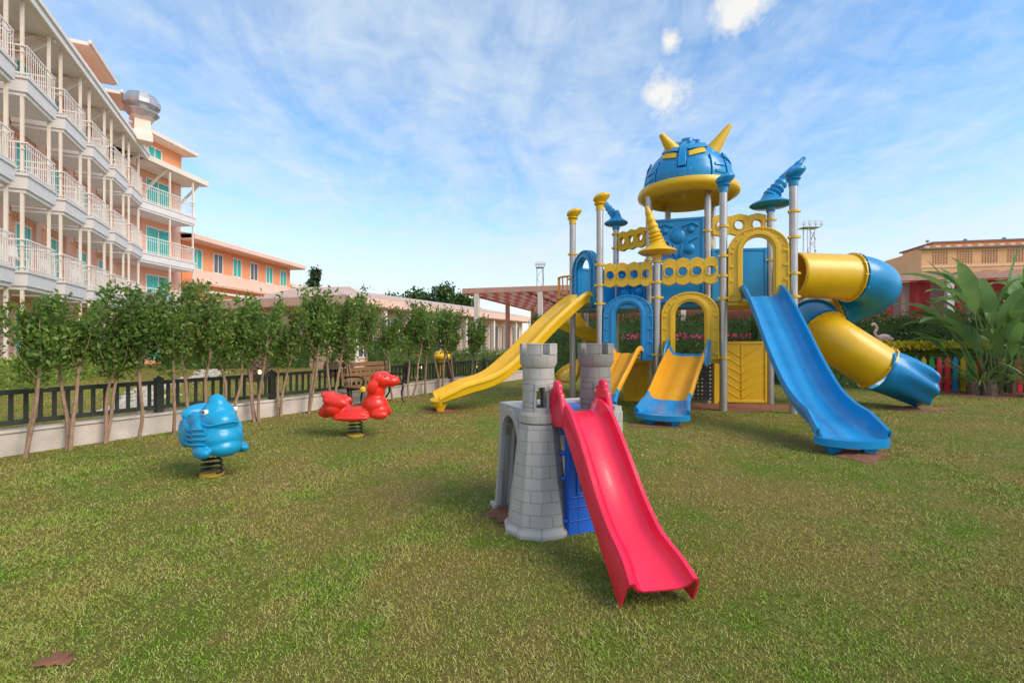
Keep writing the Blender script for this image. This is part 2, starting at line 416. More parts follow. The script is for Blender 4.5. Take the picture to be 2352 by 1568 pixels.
# ------------------------------------------------------------------ trees
def sapling(seed, H=1.95, base=1.12, wr=.34, nl=2500, size=.066):
    r = random.Random(seed); tm = MB(); tips = []
    ns = r.choice([1, 2, 2, 3])
    for k in range(ns):
        a = r.uniform(0, 6.28); b = r.uniform(.02, .06)
        p = [(b*math.cos(a), b*math.sin(a), -.03)]; x, y = p[0][:2]
        for z in (.35, .75, 1.15, 1.45):
            x += r.uniform(-.04, .04)+.045*math.cos(a); y += r.uniform(-.04, .04)+.045*math.sin(a); p.append((x, y, z*base/1.2))
        c = cr(p, 4); tm.tube(c, [.024-.012*i/len(c) for i in range(len(c))], 7)
        for q in range(18//ns):
            s = c[r.randint(int(len(c)*.62), len(c)-1)]; aa = r.uniform(0, 6.28); rr = r.uniform(.04, wr)
            e = (s[0]+rr*math.cos(aa), s[1]+rr*math.sin(aa), min(H*r.uniform(.9, 1.08), s[2]+r.uniform(.25, .85)))
            mdl = ((s[0]+e[0])/2+.04*math.cos(aa), (s[1]+e[1])/2+.04*math.sin(aa), (s[2]+e[2])/2-.03)
            tm.tube(cr([s, mdl, e], 3), [.008, .007, .006, .005, .004, .003, .002], 5); tips.append((s, e))
    P = []
    for s, e in tips:
        s = np.array(s); e = np.array(e); n = int(nl/len(tips)*r.uniform(.6, 1.4))
        t = NP.uniform(.12, 1.2, (n, 1)); P.append(s+(e-s)*t+NP.normal(size=(n, 3))*(.070-.035*np.clip(t-.4, 0, 1))*np.array([1, 1, .9]))
    return tm.mesh('trunk', BARK), npmesh('crown', leafq(np.concatenate(P), size, .5, 1.0), 4, LEAF)
saps = [sapling(k) for k in range(9)]
ss = [-.95, -.35, .12, .55, .95, 1.35, 1.75, 2.15, 2.6, 3.1, 3.6, 4.15, 4.75, 5.3, 5.9, 6.5, 7.1, 7.8, 8.5, 9.2, 9.9]
for i, s in enumerate(ss):
    p = along(s, R.uniform(.12, .32)); f = 1.0+.14*min(max(s, 0), 5)/5
    e = top('ornamental_tree', 'slender multi-stemmed sapling with bushy crown beside the fence', 'tree', (p.x, p.y, 0), R.uniform(0, 6.28), 'saplings lining the fence')
    k = f*R.uniform(.90, 1.05); e.scale = (k*1.08, k*1.08, k)
    a = saps[(i*4) % 9]; inst('trunk', a[0], e, (0, 0, 0)); inst('crown', a[1], e, (0, 0, 0))

def bigtree(name, label, x, y, H, W, mat, n=3500, size=.45, cyp=False, group=None, cat='tree'):
    tm = MB(); tm.tube([(0, 0, -.1), (.05, 0, H*.3), (0, .05, H*.75)], [H*.03, H*.022, H*.008], 8)
    pts = []
    nb = 26
    for k in range(nb):
        z = H*R.uniform(.12 if cyp else .3, .97); tt = z/H
        rr = W*(math.sin(math.pi*min(1, (1.02-tt)*.9+.08))**.6 if cyp else math.sqrt(max(.05, 1-((tt-.6)/.42)**2)))
        a = R.uniform(0, 6.28); q = rr*R.uniform(.2, .8)
        c = np.array([q*math.cos(a), q*math.sin(a), z])
        if not cyp: tm.tube([(0, 0, H*.3), (c[0]*.5, c[1]*.5, (z+H*.3)/2), tuple(c)], [H*.01, H*.007, H*.003], 5)
        sg = W*(.22 if cyp else .24)
        pts.append(c+NP.normal(size=(n//nb, 3))*np.array([sg, sg, sg*(1.8 if cyp else .8)]))
    e = top(name, label, cat, (x, y, 0), 0, group)
    inst('trunk', tm.mesh('trunk', BARK), e, (0, 0, 0)); inst('crown', npmesh('crown', leafq(np.concatenate(pts), size, .6, .6 if cyp else .1), 4, mat), e, (0, 0, 0))
    return e
bigtree('cypress_tree', 'tall narrow dark cypress beyond the hotel', -20.7, 50, 10.1, .62, LEAFC, 4600, .30, True)
for (x, y, H, W) in [(-17.5, 70, 8, 2.2), (-15.0, 72, 8.6, 2.6), (-12.2, 70, 8.2, 2.4), (-9.6, 68, 9.4, 2.2), (-7.6, 71, 8.0, 2.2), (-25.5, 75, 8.0, 2.6), (-22.5, 75, 7.6, 2.4), (-19.8, 74, 7.5, 2.2)]:
    bigtree('distant_tree', 'distant leafy tree above the low roofs', x, y, H, W, LEAFD, 2500, .5, group='distant trees')

# ------------------------------------------------------------------ hedges, shrubs
def hedge(p0, p1, wd, H, mat, label, dens=420, size=.06, name='hedge', z0=0):
    p0 = np.array(p0); p1 = np.array(p1); L = np.linalg.norm(p1-p0); ang = math.atan2(*(p1-p0)[::-1])
    n = int(dens*L*(2*H+wd)); per = 2*H+wd; q = NP.uniform(0, per, n); x = NP.uniform(0, L, n)
    y = np.where(q < H, -wd/2, np.where(q < H+wd, -wd/2+(q-H), wd/2)); z = np.where(q < H, q, np.where(q < H+wd, H, per-q))
    ne = int(dens*wd*H); x = np.concatenate([x, np.where(NP.random(ne) < .5, 0, L)]); y = np.concatenate([y, NP.uniform(-wd/2, wd/2, ne)]); z = np.concatenate([z, NP.uniform(0, H, ne)])
    P = np.stack([x, y, z], 1)+NP.normal(size=(len(x), 3))*size*.9
    P[:, 2] += .07*H*(np.sin(P[:, 0]*2.1)+.6*np.sin(P[:, 0]*5.3+1))*(P[:, 2] > H*.8)
    V = np.concatenate([leafq(P, size, .6, .2), boxq((0, -wd/2+.02, 0), (L, wd/2-.02, H-.08))])
    me = npmesh(name, V, 4, mat); o = inst(name, me, None, (p0[0], p0[1], z0), ang)
    tag(o, label, 'hedge'); return o
hedge((-13.3, 11.5), (-19.6, 24.6), .8, .8, LEAFY, 'clipped variegated yellow green hedge along the hotel', 420, .07)
hedge((-17.5, 24.5), (-5.5, 27.5), 1.2, 1.5, LEAFD, 'tall dark clipped hedge beside the hotel lawn', 260, .1)
hedge((-5.2, 20.5), (.6, 19.4), .9, .95, LEAFO, 'low green hedge before the shaded terrace', 420, .08)
hedge((.9, 21), (12, 18.6), .9, 2.3, LEAFD, 'tall dark green hedge behind the play structure', 300, .09)
hedge((8.2, 16.2), (20, 14.6), .7, 2.15, LEAFD, 'tall dark green hedge under the striped canopy', 300, .09)
hedge((9.6, 14.9), (18.5, 13.9), .8, 1.15, LEAFO, 'loose green shrubs planted below the hedge', 380, .09, 'shrub_bed')
def flowers(p0, p1, wd, z, mat, label, n, name):
    p0 = np.array(p0); p1 = np.array(p1); t = NP.random((n, 1)); P = p0+(p1-p0)*t
    P = np.concatenate([P+NP.normal(size=(n, 2))*wd, np.full((n, 1), z)+NP.normal(size=(n, 1))*.05], 1)
    o = inst(name, npmesh(name, leafq(P, .08, .9, .2), 4, mat), None, (0, 0, 0)); o['kind'] = 'stuff'; tag(o, label, 'flowers')
flowers((9.8, 14.6), (14, 14.1), .2, 1.28, FLOWY, 'yellow flowers massed along the shrub bed', 3200, 'yellow_flowers')
flowers((4.5, 18.6), (9.5, 17.6), .3, 1.6, FLOWP, 'pink flowers among the dark hedge', 400, 'pink_flowers')

# ------------------------------------------------------------------ broad leaved plant
def strap(mb, base, az, L, lean, wd, stalk, curl=.5, twist=1.2):
    pts = []; x = 0; z = 0; k = 16; a = rad(90)-lean
    for i in range(k):
        t = i/(k-1); pts.append(Vector((base[0]+x*math.cos(az), base[1]+x*math.sin(az), base[2]+z)))
        aa = a-curl*t*t*2.0; x += L/k*math.cos(aa); z += L/k*math.sin(aa)
    tw = R.uniform(-twist, twist); sd0 = Vector((-math.sin(az), math.cos(az), 0)); f0 = Vector((math.cos(az), math.sin(az), 0))
    vs = []
    for i, p in enumerate(pts):
        t = i/(k-1); ww = .014 if t < stalk else max(.008, wd*math.sin(math.pi*min(1, (t-stalk)/(1-stalk)*.90+.10))**.5)
        rp = R.uniform(.8, 1.08) if t > stalk else 1; sd = sd0*math.cos(tw)+f0*math.sin(tw)
        vs += [p-sd*ww*rp+Vector((0, 0, ww*.35)), p, p+sd*ww*rp+Vector((0, 0, ww*.35))]
    mb.add(vs, [(i*3+j, i*3+j+1, i*3+j+4, i*3+j+3) for i in range(k-1) for j in (0, 1)])
def broadplant(x, y, n, H, sp, label, wd=.17, stalk=.55, name='broad_leaved_plant', mat=LEAFB, lean=(2, 30), lr=(.45, 1.0), cu=(.2, 1.1)):
    e = top(name, label, 'plant', (x, y, 0)); t = MB()
    for k in range(5):
        a = R.uniform(0, 6.28); q = R.uniform(.1, sp*.5); c = (q*math.cos(a), q*math.sin(a)*.6)
        hh = H*R.uniform(.14, .28); t.tube([(c[0], c[1], -.05), (c[0]*1.1, c[1], hh*.6), (c[0]*1.2, c[1], hh)], [.14, .12, .08], 9)
    inst('trunk', t.mesh('trunk', PALMB), e, (0, 0, 0)); m = MB()
    for k in range(n):
        a = R.uniform(0, 6.28); q = R.uniform(0, sp*.5); b = (q*math.cos(a), q*math.sin(a)*.7, R.uniform(0, H*.25))
        az_ = a+R.uniform(-.9, .9); strap(m, b, az_, H*R.uniform(*lr), rad(R.uniform(*lean)), wd*R.uniform(.7, 1.15), stalk*R.uniform(.85, 1.1), R.uniform(*cu))
    me = m.mesh('crown', mat, True, 60); inst('crown', me, e, (0, 0, 0)); return e
broadplant(13.0, 12.9, 60, 4.1, 1.3, 'large clump of broad paddle shaped leaves by the coloured fence')
broadplant(14.6, 13.2, 44, 4.0, 1.0, 'tall broad leaved clump beside the coloured fence')
broadplant(12.3, 12.5, 50, 1.5, .7, 'low spiky green plant beside the broad leaved clump', .03, .1, 'spiky_plant', LEAFO, (8, 65))
broadplant(13.3, 11.9, 60, 1.6, .9, 'low spiky dry leaved plant under the broad leaves', .035, .1, 'spiky_plant', LEAFO, (8, 65))
broadplant(8.0, 16.2, 26, 2.3, .6, 'small fan leaved palm before the hedge', .05, .35, 'small_palm', LEAFO, (5, 60))
def stump(x, y, h, r):
    e = top('palm_stump', 'squat palm trunk with pineapple like bark on the lawn', 'palm', (x, y, 0), 0, 'squat palms'); t = MB()
    t.lathe([(r*.7, -.05), (r, h*.3), (r*1.05, h*.6), (r*.7, h*.95), (r*.3, h)], n=20)
    for i in range(9):
        z = h*(.08+.1*i)
        for j in range(11):
            a = 2*math.pi*(j+.5*(i % 2))/11; q = r*(.98 if i < 7 else .85)
            t.beam((q*.9*math.cos(a), q*.9*math.sin(a), z), (q*1.18*math.cos(a), q*1.18*math.sin(a), z+.09), .08, .04)
    inst('trunk', t.mesh('trunk', PALMB), e, (0, 0, 0)); m = MB()
    for k in range(26): strap(m, (0, 0, h*.95), R.uniform(0, 6.28), R.uniform(.5, .9), rad(R.uniform(10, 75)), .04, .15, .7)
    inst('crown', m.mesh('crown', LEAFO, True, 60), e, (0, 0, 0))
stump(-8.9, 16.8, .95, .3); stump(-7.1, 18.8, .6, .24)
sb = MB()
cp = cr([(-7.6, 9.4), (-8.6, 11), (-10.8, 14.5), (-12.2, 19), (-14.5, 23)], 10)
for i, p in enumerate(cp):
    for k in range(9):
        x, y = p[0]+R.gauss(0, .22), p[1]+R.gauss(0, .22); r = R.uniform(.05, .12)
        sb.lathe([(r*.8, -.02), (r, r*.3), (r*.6, r*.75), (r*.1, r*.85)], (x, y, 0), R.choice([5, 6, 7]))
o = sb.obj('stone_path', ROCK, ang=20); o['kind'] = 'structure'

# ------------------------------------------------------------------ main hotel
HO = top('hotel_building', 'peach four storey hotel with separate white clapboard balconies', 'building', (-8, 0, 0), math.atan2(.902, -.431))
S0, S1, P_, NB = 7.15, 30.0, 2.85, 8
BL = 2.12
m = MB(); m.box((S0, 1.5, 0), (S1, 13, 11.95)); m.obj('wall', PEACH, HO, False, smooth=False)
m = MB()
for k in range(NB+1):
    s = S0+k*P_; m.box((s-.12, 1.42, 0), (s+.30, 1.498, 11.9))
m.obj('pilaster', PINK, HO, False, smooth=False)
m = MB()
for z in (2.9, 5.9, 8.9): m.box((S0, 1.45, z), (S1, 1.496, z+.55))
m.obj('floor_band', PINK, HO, False, smooth=False)
m = MB(); m.box((S0-.5, -.05, 11.98), (S1+.9, 13.4, 12.06)); m.obj('soffit', SOFFIT, HO, False, smooth=False)
m = MB(); m.box((S0-.5, -.13, 12.0), (S1+.9, -.052, 12.30)); m.box((S0-.5, -.20, 12.24), (S1+.95, -.132, 12.40)); m.obj('gutter', WHITE, HO, False, smooth=False)
m = MB(); m.add([(S0-.5, -.15, 12.3), (S1+.9, -.15, 12.3), (S1+.9, 6, 14.1), (S0-.5, 6, 14.1), (S0-.5, 13.4, 12.1), (S1+.9, 13.4, 12.1)],
      [(0, 1, 2, 3), (3, 2, 5, 4), (0, 3, 4), (1, 5, 2)]); m.obj('roof', ROOFT, HO, False, smooth=False)
for k in range(NB+1):
    s = S0+k*P_+.1
    m = MB(); m.beam((s, 1.42, 10.7), (s, .15, 11.93), .1, .12); m.box((s-.06, .0, 11.86), (s+.06, 1.41, 11.975)); m.beam((s-.6, 1.3, 11.2), (s-.1, .5, 11.9), .07, .08)
    m.obj('eave_bracket', CREAM, HO, False, smooth=False)
for (a, b) in ((15.5, 19.0), (24.2, 27.1), (28.8, 30.3)):
    m = MB(); m.box((a, 1.3, 12.65), (b, 6, 14.5)); d = m.obj('dormer', ORANGE, HO, False, smooth=False)
    m = MB(); m.box((a-.4, .55, 14.5), (b+.4, 6.5, 14.66)); m.box((a-.45, .45, 14.58), (b+.45, .548, 14.75))
    q = m.obj('dormer_roof', CREAM, HO, False, smooth=False)
bs = MB()
bs.box((.07, 0, .0), (BL-.07, 1.41, .12)); bs.box((.02, -.06, .12), (BL-.02, 1.41, .52)); bs.box((-.03, -.1, .52), (BL+.03, 1.41, .60))
bs_me = bs.mesh('balcony', LILAC, False)
def railmesh(L, D):
    r = MB()
    r.box((.03, -.045, .08), (L-.03, -.015, .11)); r.box((.03, -.05, .94), (L-.03, -.01, .98)); r.box((.03, -.04, .76), (L-.03, -.018, .78))
    n = int(L/.15)
    for j in range(n+1):
        x = .06+j*(L-.12)/n; r.box((x-.008, -.036, 0.0), (x+.008, -.022, .94))
    for x in (.05, L-.05):
        r.box((x-.018, 0, .94), (x+.018, D, .98)); r.box((x-.015, 0, .08), (x+.015, D, .11)); r.box((x-.012, 0, .76), (x+.012, D, .78))
        for j in range(int(D/.15)): r.box((x-.008, .1+j*.15, 0), (x+.008, .116+j*.15, .94))
    return r.mesh('railing', WHITE, False)
rl_me = railmesh(BL, 1.4)
cm = MB(); cm.box((-.04, -.04, 0), (.04, .04, 11.97)); cm_me = cm.mesh('column', CREAM, False)
def winmesh(w_, h_, glass):
    f = MB(); t = .07
    f.box((0, -.06, 0), (t, 0, h_)); f.box((w_-t, -.06, 0), (w_, 0, h_)); f.box((t, -.06, h_-t), (w_-t, 0, h_)); f.box((t, -.06, 0), (w_-t, 0, t)); f.box((w_/2-.03, -.05, t), (w_/2+.03, 0, h_-t))
    g = MB()
    n = 16
    for i in range(n):
        x0 = t+(w_-2*t)*i/n; x1 = t+(w_-2*t)*(i+1)/n; ya, yb = (-.012, -.03) if i % 2 else (-.03, -.012)
        g.add([(x0, ya, t), (x1, yb, t), (x1, yb, h_-t), (x0, ya, h_-t)], [(0, 1, 2, 3)])
    return f.mesh('window', WHITE, False), g.mesh('pane', glass, False)
wd_, pd_ = winmesh(1.2, 2.1, TEAL); wg_, pg_ = winmesh(1.2, 2.1, GLASS)
def window(par, pair, x, y, z):
    f = inst('window', pair[0], par, (x, y, z)); inst('pane', pair[1], f, (0, 0, 0))
chm = MB(); chm.box((0, 0, .42), (.45, .45, .46)); chm.beam((0, .43, .42), (0, .5, .9), .04, .04); chm.beam((.45, .43, .42), (.45, .5, .9), .04, .04); chm.box((.0, .44, .55), (.45, .48, .88))
for a in (0.02, .43):
    for b in (.02, .43): chm.beam((a, b, 0), (a, b, .42), .035, .035)
ch_me = chm.mesh('balcony_chair', WHITE, False)
Rt = Matrix.Rotation(HO.rotation_euler[2], 3, 'Z')
for k in range(NB):
    s = S0+k*P_+(P_-BL)
    for z in (3.0, 6.0, 9.0):
        b = inst('balcony', bs_me, HO, (s, 0, z)); inst('railing', rl_me, b, (0, 0, .60))
    for z in (.35, 3.62, 6.62, 9.62):
        window(HO, (wd_, pd_) if (k*3+int(z)) % 3 == 0 else (wg_, pg_), s+.45, 1.498, z)
        if z > 1:
            q = Vector((-8, 0, 0))+Rt @ Vector((s+.55+R.uniform(0, .3), .45, z-.02))
            c = inst('balcony_chair', ch_me, None, q, HO.rotation_euler[2]+R.uniform(-.6, .6)); tag(c, 'white slatted chair standing on a hotel balcony', 'chair', 'chairs on hotel balconies')
    for x in (s+.12, s+BL-.12): inst('column', cm_me, HO, (x, .10, 0))
e = top('roof_vent', 'galvanised kitchen exhaust cowl on a square duct', 'vent', (-20.1, 26, 12.2))
m = MB(); m.lathe([(.62, 0), (.62, .35), (.5, .6), (.5, 1.15), (.72, 1.25)], n=4); m.obj('duct', CREAM, e, False, smooth=False)
m = MB(); m.lathe([(.5, 1.25), (.8, 1.55), (.82, 1.62), (.62, 1.64)], n=8); m.lathe([(.55, 1.66), (.84, 1.92), (.86, 2.15), (.66, 2.5), (.5, 2.56)], n=12); m.obj('cowl', METAL, e, False, ang=20)

# ------------------------------------------------------------------ end wing
HW = top('hotel_wing', 'orange and cream hotel wing with stacked balconies', 'building', (-23.1, 26, 0), math.atan2(1, .09))
m = MB(); m.box((-.5, 0, 0), (6.6, 9, 11.95)); m.obj('wall', PINK, HW, False, smooth=False)
m = MB(); m.box((3.4, -.03, 0), (6.0, -.002, 11.9)); m.obj('wall_panel', PEACH, HW, False, smooth=False)
m = MB(); m.box((-.5, -1.6, 11.98), (7.0, 9, 12.12)); m.box((-.5, -1.68, 12.0), (7.05, -1.602, 12.32)); m.obj('roof', CREAM, HW, False, smooth=False)
m = MB(); m.box((2.6, .3, 12.13), (7.0, 7, 14.2)); m.obj('penthouse_wall', ORANGE, HW, False, smooth=False)
m = MB(); m.box((2.2, -.5, 14.2), (7.4, 7.5, 14.35)); m.box((2.2, -.58, 14.25), (7.45, -.502, 14.47)); m.obj('penthouse_roof', CREAM, HW, False, smooth=False)
for x in (3.6, 6.4):
    m = MB(); m.beam((x, 0, 10.6), (x, -1.5, 11.95), .12, .12); m.obj('eave_bracket', CREAM, HW, False, smooth=False)
ww, pw = winmesh(1.9, 2.3, TEAL)
b2 = MB(); b2.box((.05, .05, 0), (4.35, 1.6, .12)); b2.box((0, 0, .12), (4.4, 1.6, .5)); b2.box((-.03, -.04, .5), (4.43, 1.6, .58)); b2m = b2.mesh('balcony', LILAC, False)
r2 = railmesh(4.4, 1.5)
for z in (3.0, 6.0, 9.0):
    b = inst('balcony', b2m, HW, (1.5, -1.62, z)); inst('railing', r2, b, (0, .06, .58))
    window(HW, (ww, pw), 3.7, -.032, z+.3)
w3, p3 = winmesh(1.1, 1.3, TEAL); window(HW, (w3, p3), 4.2, .298, 12.55); window(HW, (ww, pw), 3.7, -.032, .3)
for x in (1.6, 3.9, 5.8): inst('column', cm_me, HW, (x, -1.5, 0))

# ------------------------------------------------------------------ low long wing
HL = top('hotel_annexe', 'long low orange hotel wing with overhanging roof', 'building', (-22.6, 32.8, 0), math.atan2(1, .11))
m = MB(); m.box((0, 0, 0), (13, 10, 8.3)); m.obj('wall', ORANGE, HL, False, smooth=False)
m = MB(); m.box((-.3, -1.1, 8.3), (13.7, 10, 8.42)); m.box((-.3, -1.2, 8.36), (13.75, -1.102, 8.68)); m.obj('soffit', PINK, HL, False, smooth=False)
m = MB(); m.add([(-.3, -1.15, 8.69), (13.7, -1.15, 8.69), (13.7, 5, 9.6), (-.3, 5, 9.6), (13.7, 10, 8.7), (-.3, 10, 8.7)], [(0, 1, 2, 3), (3, 2, 4, 5), (1, 4, 2), (0, 3, 5)]); m.obj('roof', ROOFT, HL, False, smooth=False)
m = MB(); m.box((-.2, -.9, 5.4), (13.4, -.002, 5.55)); m.box((-.2, -.95, 5.5), (13.45, -.902, 6.35)); m.obj('balcony', PINK, HL, False, smooth=False)
m = MB(); m.box((-.1, -2.0, 4.7), (12, -.96, 4.85)); m.obj('canopy', CREAM, HL, False, smooth=False)
w4, p4 = winmesh(1.0, 1.5, TEAL); w5, p5 = winmesh(1.0, 1.5, GLASS)
for i, x in enumerate((.8, 2.9, 5.0, 7.1, 9.2, 11.3)):
    window(HL, (w4, p4) if i % 2 == 0 or i == 5 else (w5, p5), x, -.003, 6.5); window(HL, (w5, p5), x, -.003, 2.4)
m = MB(); m.box((13.01, .8, 0), (21, 9, 6.6)); m.obj('side_wall', PINK, HL, False, smooth=False)
m = MB(); m.box((13.03, -.2, 6.6), (21.5, 9.5, 6.9)); m.obj('side_roof', CREAM, HL, False, smooth=False)

# ------------------------------------------------------------------ restaurant (low building)
ang = math.atan2(19.8, 8.8)
RB = top('restaurant_building', 'single storey pale pink restaurant with dark glazed openings', 'building', (-8.2, 24.4, 0), ang)
m = MB(); m.box((0, .6, 0), (24, 9.5, 3.2)); m.obj('wall', PINK, RB, False, smooth=False)
m = MB(); m.box((-.6, -.3, 3.2), (24.5, 10.2, 3.32)); m.box((-.65, -.38, 3.26), (24.5, -.302, 3.7)); m.box((-.72, -.38, 3.26), (-.602, 10.3, 3.7)); m.obj('fascia', PINK, RB, False, smooth=False)
m = MB(); m.add([(-.7, -.35, 3.71), (24.5, -.35, 3.71), (24.5, 10.3, 3.71), (-.7, 10.3, 3.71), (4, 5, 4.75), (22, 5, 4.75)], [(0, 1, 5, 4), (1, 2, 5), (2, 3, 4, 5), (3, 0, 4)]); m.obj('roof', ROOFT, RB, False, smooth=False)
wr, pr = winmesh(1.7, 2.3, GLASS)
for i in range(10): window(RB, (wr, pr), .7+i*2.3, .598, .5)
for i in range(10):
    m = MB(); m.box((.2+i*2.3, -.1, 0), (.45+i*2.3, .15, 3.2)); m.obj('column', CREAM, RB, False, smooth=False)
RB2 = top('service_building', 'small pale pink gabled building beyond the hotel lawn', 'building', (-17.2, 29, 0), rad(-8))
m = MB(); m.box((0, 0, 0), (9, 5, 3.4)); m.obj('wall', PINK, RB2, False, smooth=False)
m = MB(); m.add([(-.6, -.7, 3.41), (9.6, -.7, 3.41), (9.6, 5.7, 3.41), (-.6, 5.7, 3.41), (3.0, 2.5, 4.9), (6.5, 2.5, 4.9)], [(0, 1, 5, 4), (1, 2, 5), (2, 3, 4, 5), (3, 0, 4), (0, 3, 2, 1)]); m.obj('roof', ROOFT, RB2, False, smooth=False)
m = MB(); m.box((-.6, -.75, 3.2), (9.6, -.702, 3.55)); m.obj('gutter', CREAM, RB2, False, smooth=False)
for i in range(4): window(RB2, (w5, p5), .8+i*2.1, -.003, 1.2)
e = top('rooftop_unit', 'grey metal air handling unit beside the hotel', 'air conditioner', (-19.2, 25.5, 0))
m = MB(); m.box((-1, -.5, 3.2), (1.1, .6, 3.6)); m.box((-.9, -.4, 0), (-.7, .4, 3.2)); m.box((.8, -.4, 0), (1.0, .4, 3.2)); m.box((-.7, -.35, 3.62), (.8, .45, 4.0)); m.obj('casing', METAL, e, False, smooth=False)

# ------------------------------------------------------------------ striped pergola
def stripe(name, sc_, c1, c2, axis=0):
    m, nt, b = nodes(name); tc = nt.nodes.new('ShaderNodeTexCoord').outputs['Object']
    s = nt.nodes.new('ShaderNodeSeparateXYZ'); nt.links.new(tc, s.inputs[0])
    f = math_(nt, 'GREATER_THAN', math_(nt, 'FRACT', math_(nt, 'MULTIPLY', s.outputs[axis], sc_)), .55)
    k = noise(nt, tc, 2, 4)
    a = mixc(nt, f, c1, c2); a = mixc(nt, math_(nt, 'MULTIPLY', k, .3), a, (.3, .15, .12))
    nt.links.new(a, b.inputs['Base Color']); b.inputs['Roughness'].default_value = .85
    t = nt.nodes.new('ShaderNodeBsdfTranslucent'); nt.links.new(a, t.inputs[0]); mx = nt.nodes.new('ShaderNodeMixShader'); mx.inputs[0].default_value = .4
    nt.links.new(b.outputs[0], mx.inputs[1]); nt.links.new(t.outputs[0], mx.inputs[2]); nt.links.new(mx.outputs[0], nt.nodes['Material Output'].inputs[0])
    return m
STR = stripe('striped_canvas', 1.7, (.58, .12, .085), (.66, .42, .33)); STR2 = stripe('striped_curtain', .9, (.60, .05, .05), (.50, .33, .28))
PG = top('striped_pergola', 'long terrace pergola roofed with red and white striped canvas', 'pergola', (-2.2, 22.3, 0), math.atan2(-5.7, 19.9))
LP = 27
m = MB(); vs = []; nx, ny = 108, 29
for j in range(ny):
    for i in range(nx): vs.append((LP*i/(nx-1), 13.5*j/(ny-1)+.1, 3.74-.16*abs(math.sin(math.pi*j/(ny-1)*7))))
m.add(vs, [(j*nx+i, j*nx+i+1, (j+1)*nx+i+1, (j+1)*nx+i) for j in range(ny-1) for i in range(nx-1)]); m.obj('canvas', STR, PG, False)
m = MB(); m.box((-.1, -.08, 3.62), (LP+.1, .08, 3.86))
for j in range(8): m.box((0, j*1.93+.1, 3.76), (LP, j*1.93+.18, 3.84))
for i in range(10): m.box((i*3-.06, .081, 3.60), (i*3+.06, 13.6, 3.72))
m.obj('beam', M('dusty_pink_beam', (.68, .35, .26), .6), PG, False, smooth=False)
for i in range(10):
    for yy in (0, 5, 11):
        m = MB(); m.box((i*3-.1+.6, yy-.1, 0), (i*3+.1+.6, yy+.1, 3.6)); m.obj('post', CREAM if yy == 0 else PINK, PG, False, smooth=False)
m = MB(); vs = []; nx = 160
for i in range(nx):
    x = 12.5+(LP-12.5)*i/(nx-1); y = .25+.05*math.sin(i*1.3)
    vs += [(x, y, 3.58), (x, y+.02, 2.35)]
m.add(vs, [(2*i, 2*i+2, 2*i+3, 2*i+1) for i in range(nx-1)]); m.obj('curtain', STR2, PG, False)
m = MB(); m.box((0, 13.9, 0), (LP+4, 14.3, 3.7)); m.obj('back_wall', M('terrace_wall', (.46, .27, .22), .8), PG, False, smooth=False)
tb = MB(); tb.lathe([(.4, .72), (.42, .74), (.4, .76)], n=16); tb.cyl((0, 0, 0), (0, 0, .72), .04); tb.lathe([(.25, 0), (.25, .03), (.05, .05)], n=12)
tb_me = tb.mesh('cafe_table', M('dark_wicker', (.12, .08, .06), .7))
for i in range(8):
    x = -.5+i*.9; y = 24+(i % 3)*1.6; c = inst('cafe_table', tb_me, None, (x, y, 0)); tag(c, 'round dark pedestal table under the striped canopy', 'table', 'tables under the canopy')

# ------------------------------------------------------------------ distant right building + masts
DB = top('distant_hotel', 'large beige orange hotel block with ornate roof edge', 'building', (53, 62, 0), rad(-12))
BE = M('warm_beige_render', (.88, .45, .22), .8, .08, .4); BE2 = M('pale_beige_trim', (.84, .60, .42), .7)
m = MB(); m.box((0, 0, 0), (26, 12, 13.2)); m.box((3, 3, 13.2), (24, 10, 14.5)); m.obj('wall', BE, DB, False, smooth=False)
m = MB(); m.box((-.4, -.4, 13.2), (26.4, -.002, 13.4)); m.box((2.7, 2.5, 14.5), (24.3, 10.3, 14.7)); m.obj('cornice', M('dark_grey_cornice', (.2, .15, .14), .7), DB, False, smooth=False)
m = MB(); m.box((-.1, -.08, 10.9), (26, -.003, 11.1)); m.box((-.1, -.08, 8.0), (26, -.003, 8.1)); m.obj('string_course', BE2, DB, False, smooth=False)
m = MB()
for i in range(22): m.box((.3+i*1.15, -.3, 13.42), (.8+i*1.15, .1, 13.7))
m.obj('parapet', BE2, DB, False, smooth=False)
wl = MB()
for i in range(6):
    wl.box((.08+i*.3, -.05, .05), (.12+i*.3, -.01, 1.75))
    if i: wl.box((.05, -.05, i*.3), (1.75, -.012, i*.3+.04))
wl_me = wl.mesh('lattice_window', M('lattice_trim', (.5, .28, .17), .7), False)
for i in range(9):
    for z in (5.6, 8.7): inst('lattice_window', wl_me, DB, (1.2+i*2.7, -.004, z))
    inst('lattice_window', wl_me, DB, (1.2+i*2.7, -.004, 11.25))
for i in range(4):
    m = MB(); m.cyl((4+i*4.5, 6, 14.4), (4+i*4.5, 6, 15.3), .07); m.lathe([(.2, 15.3), (.25, 15.45), (.1, 15.6)], (4+i*4.5, 6, 0), 8); m.obj('chimney', METAL, DB, False)
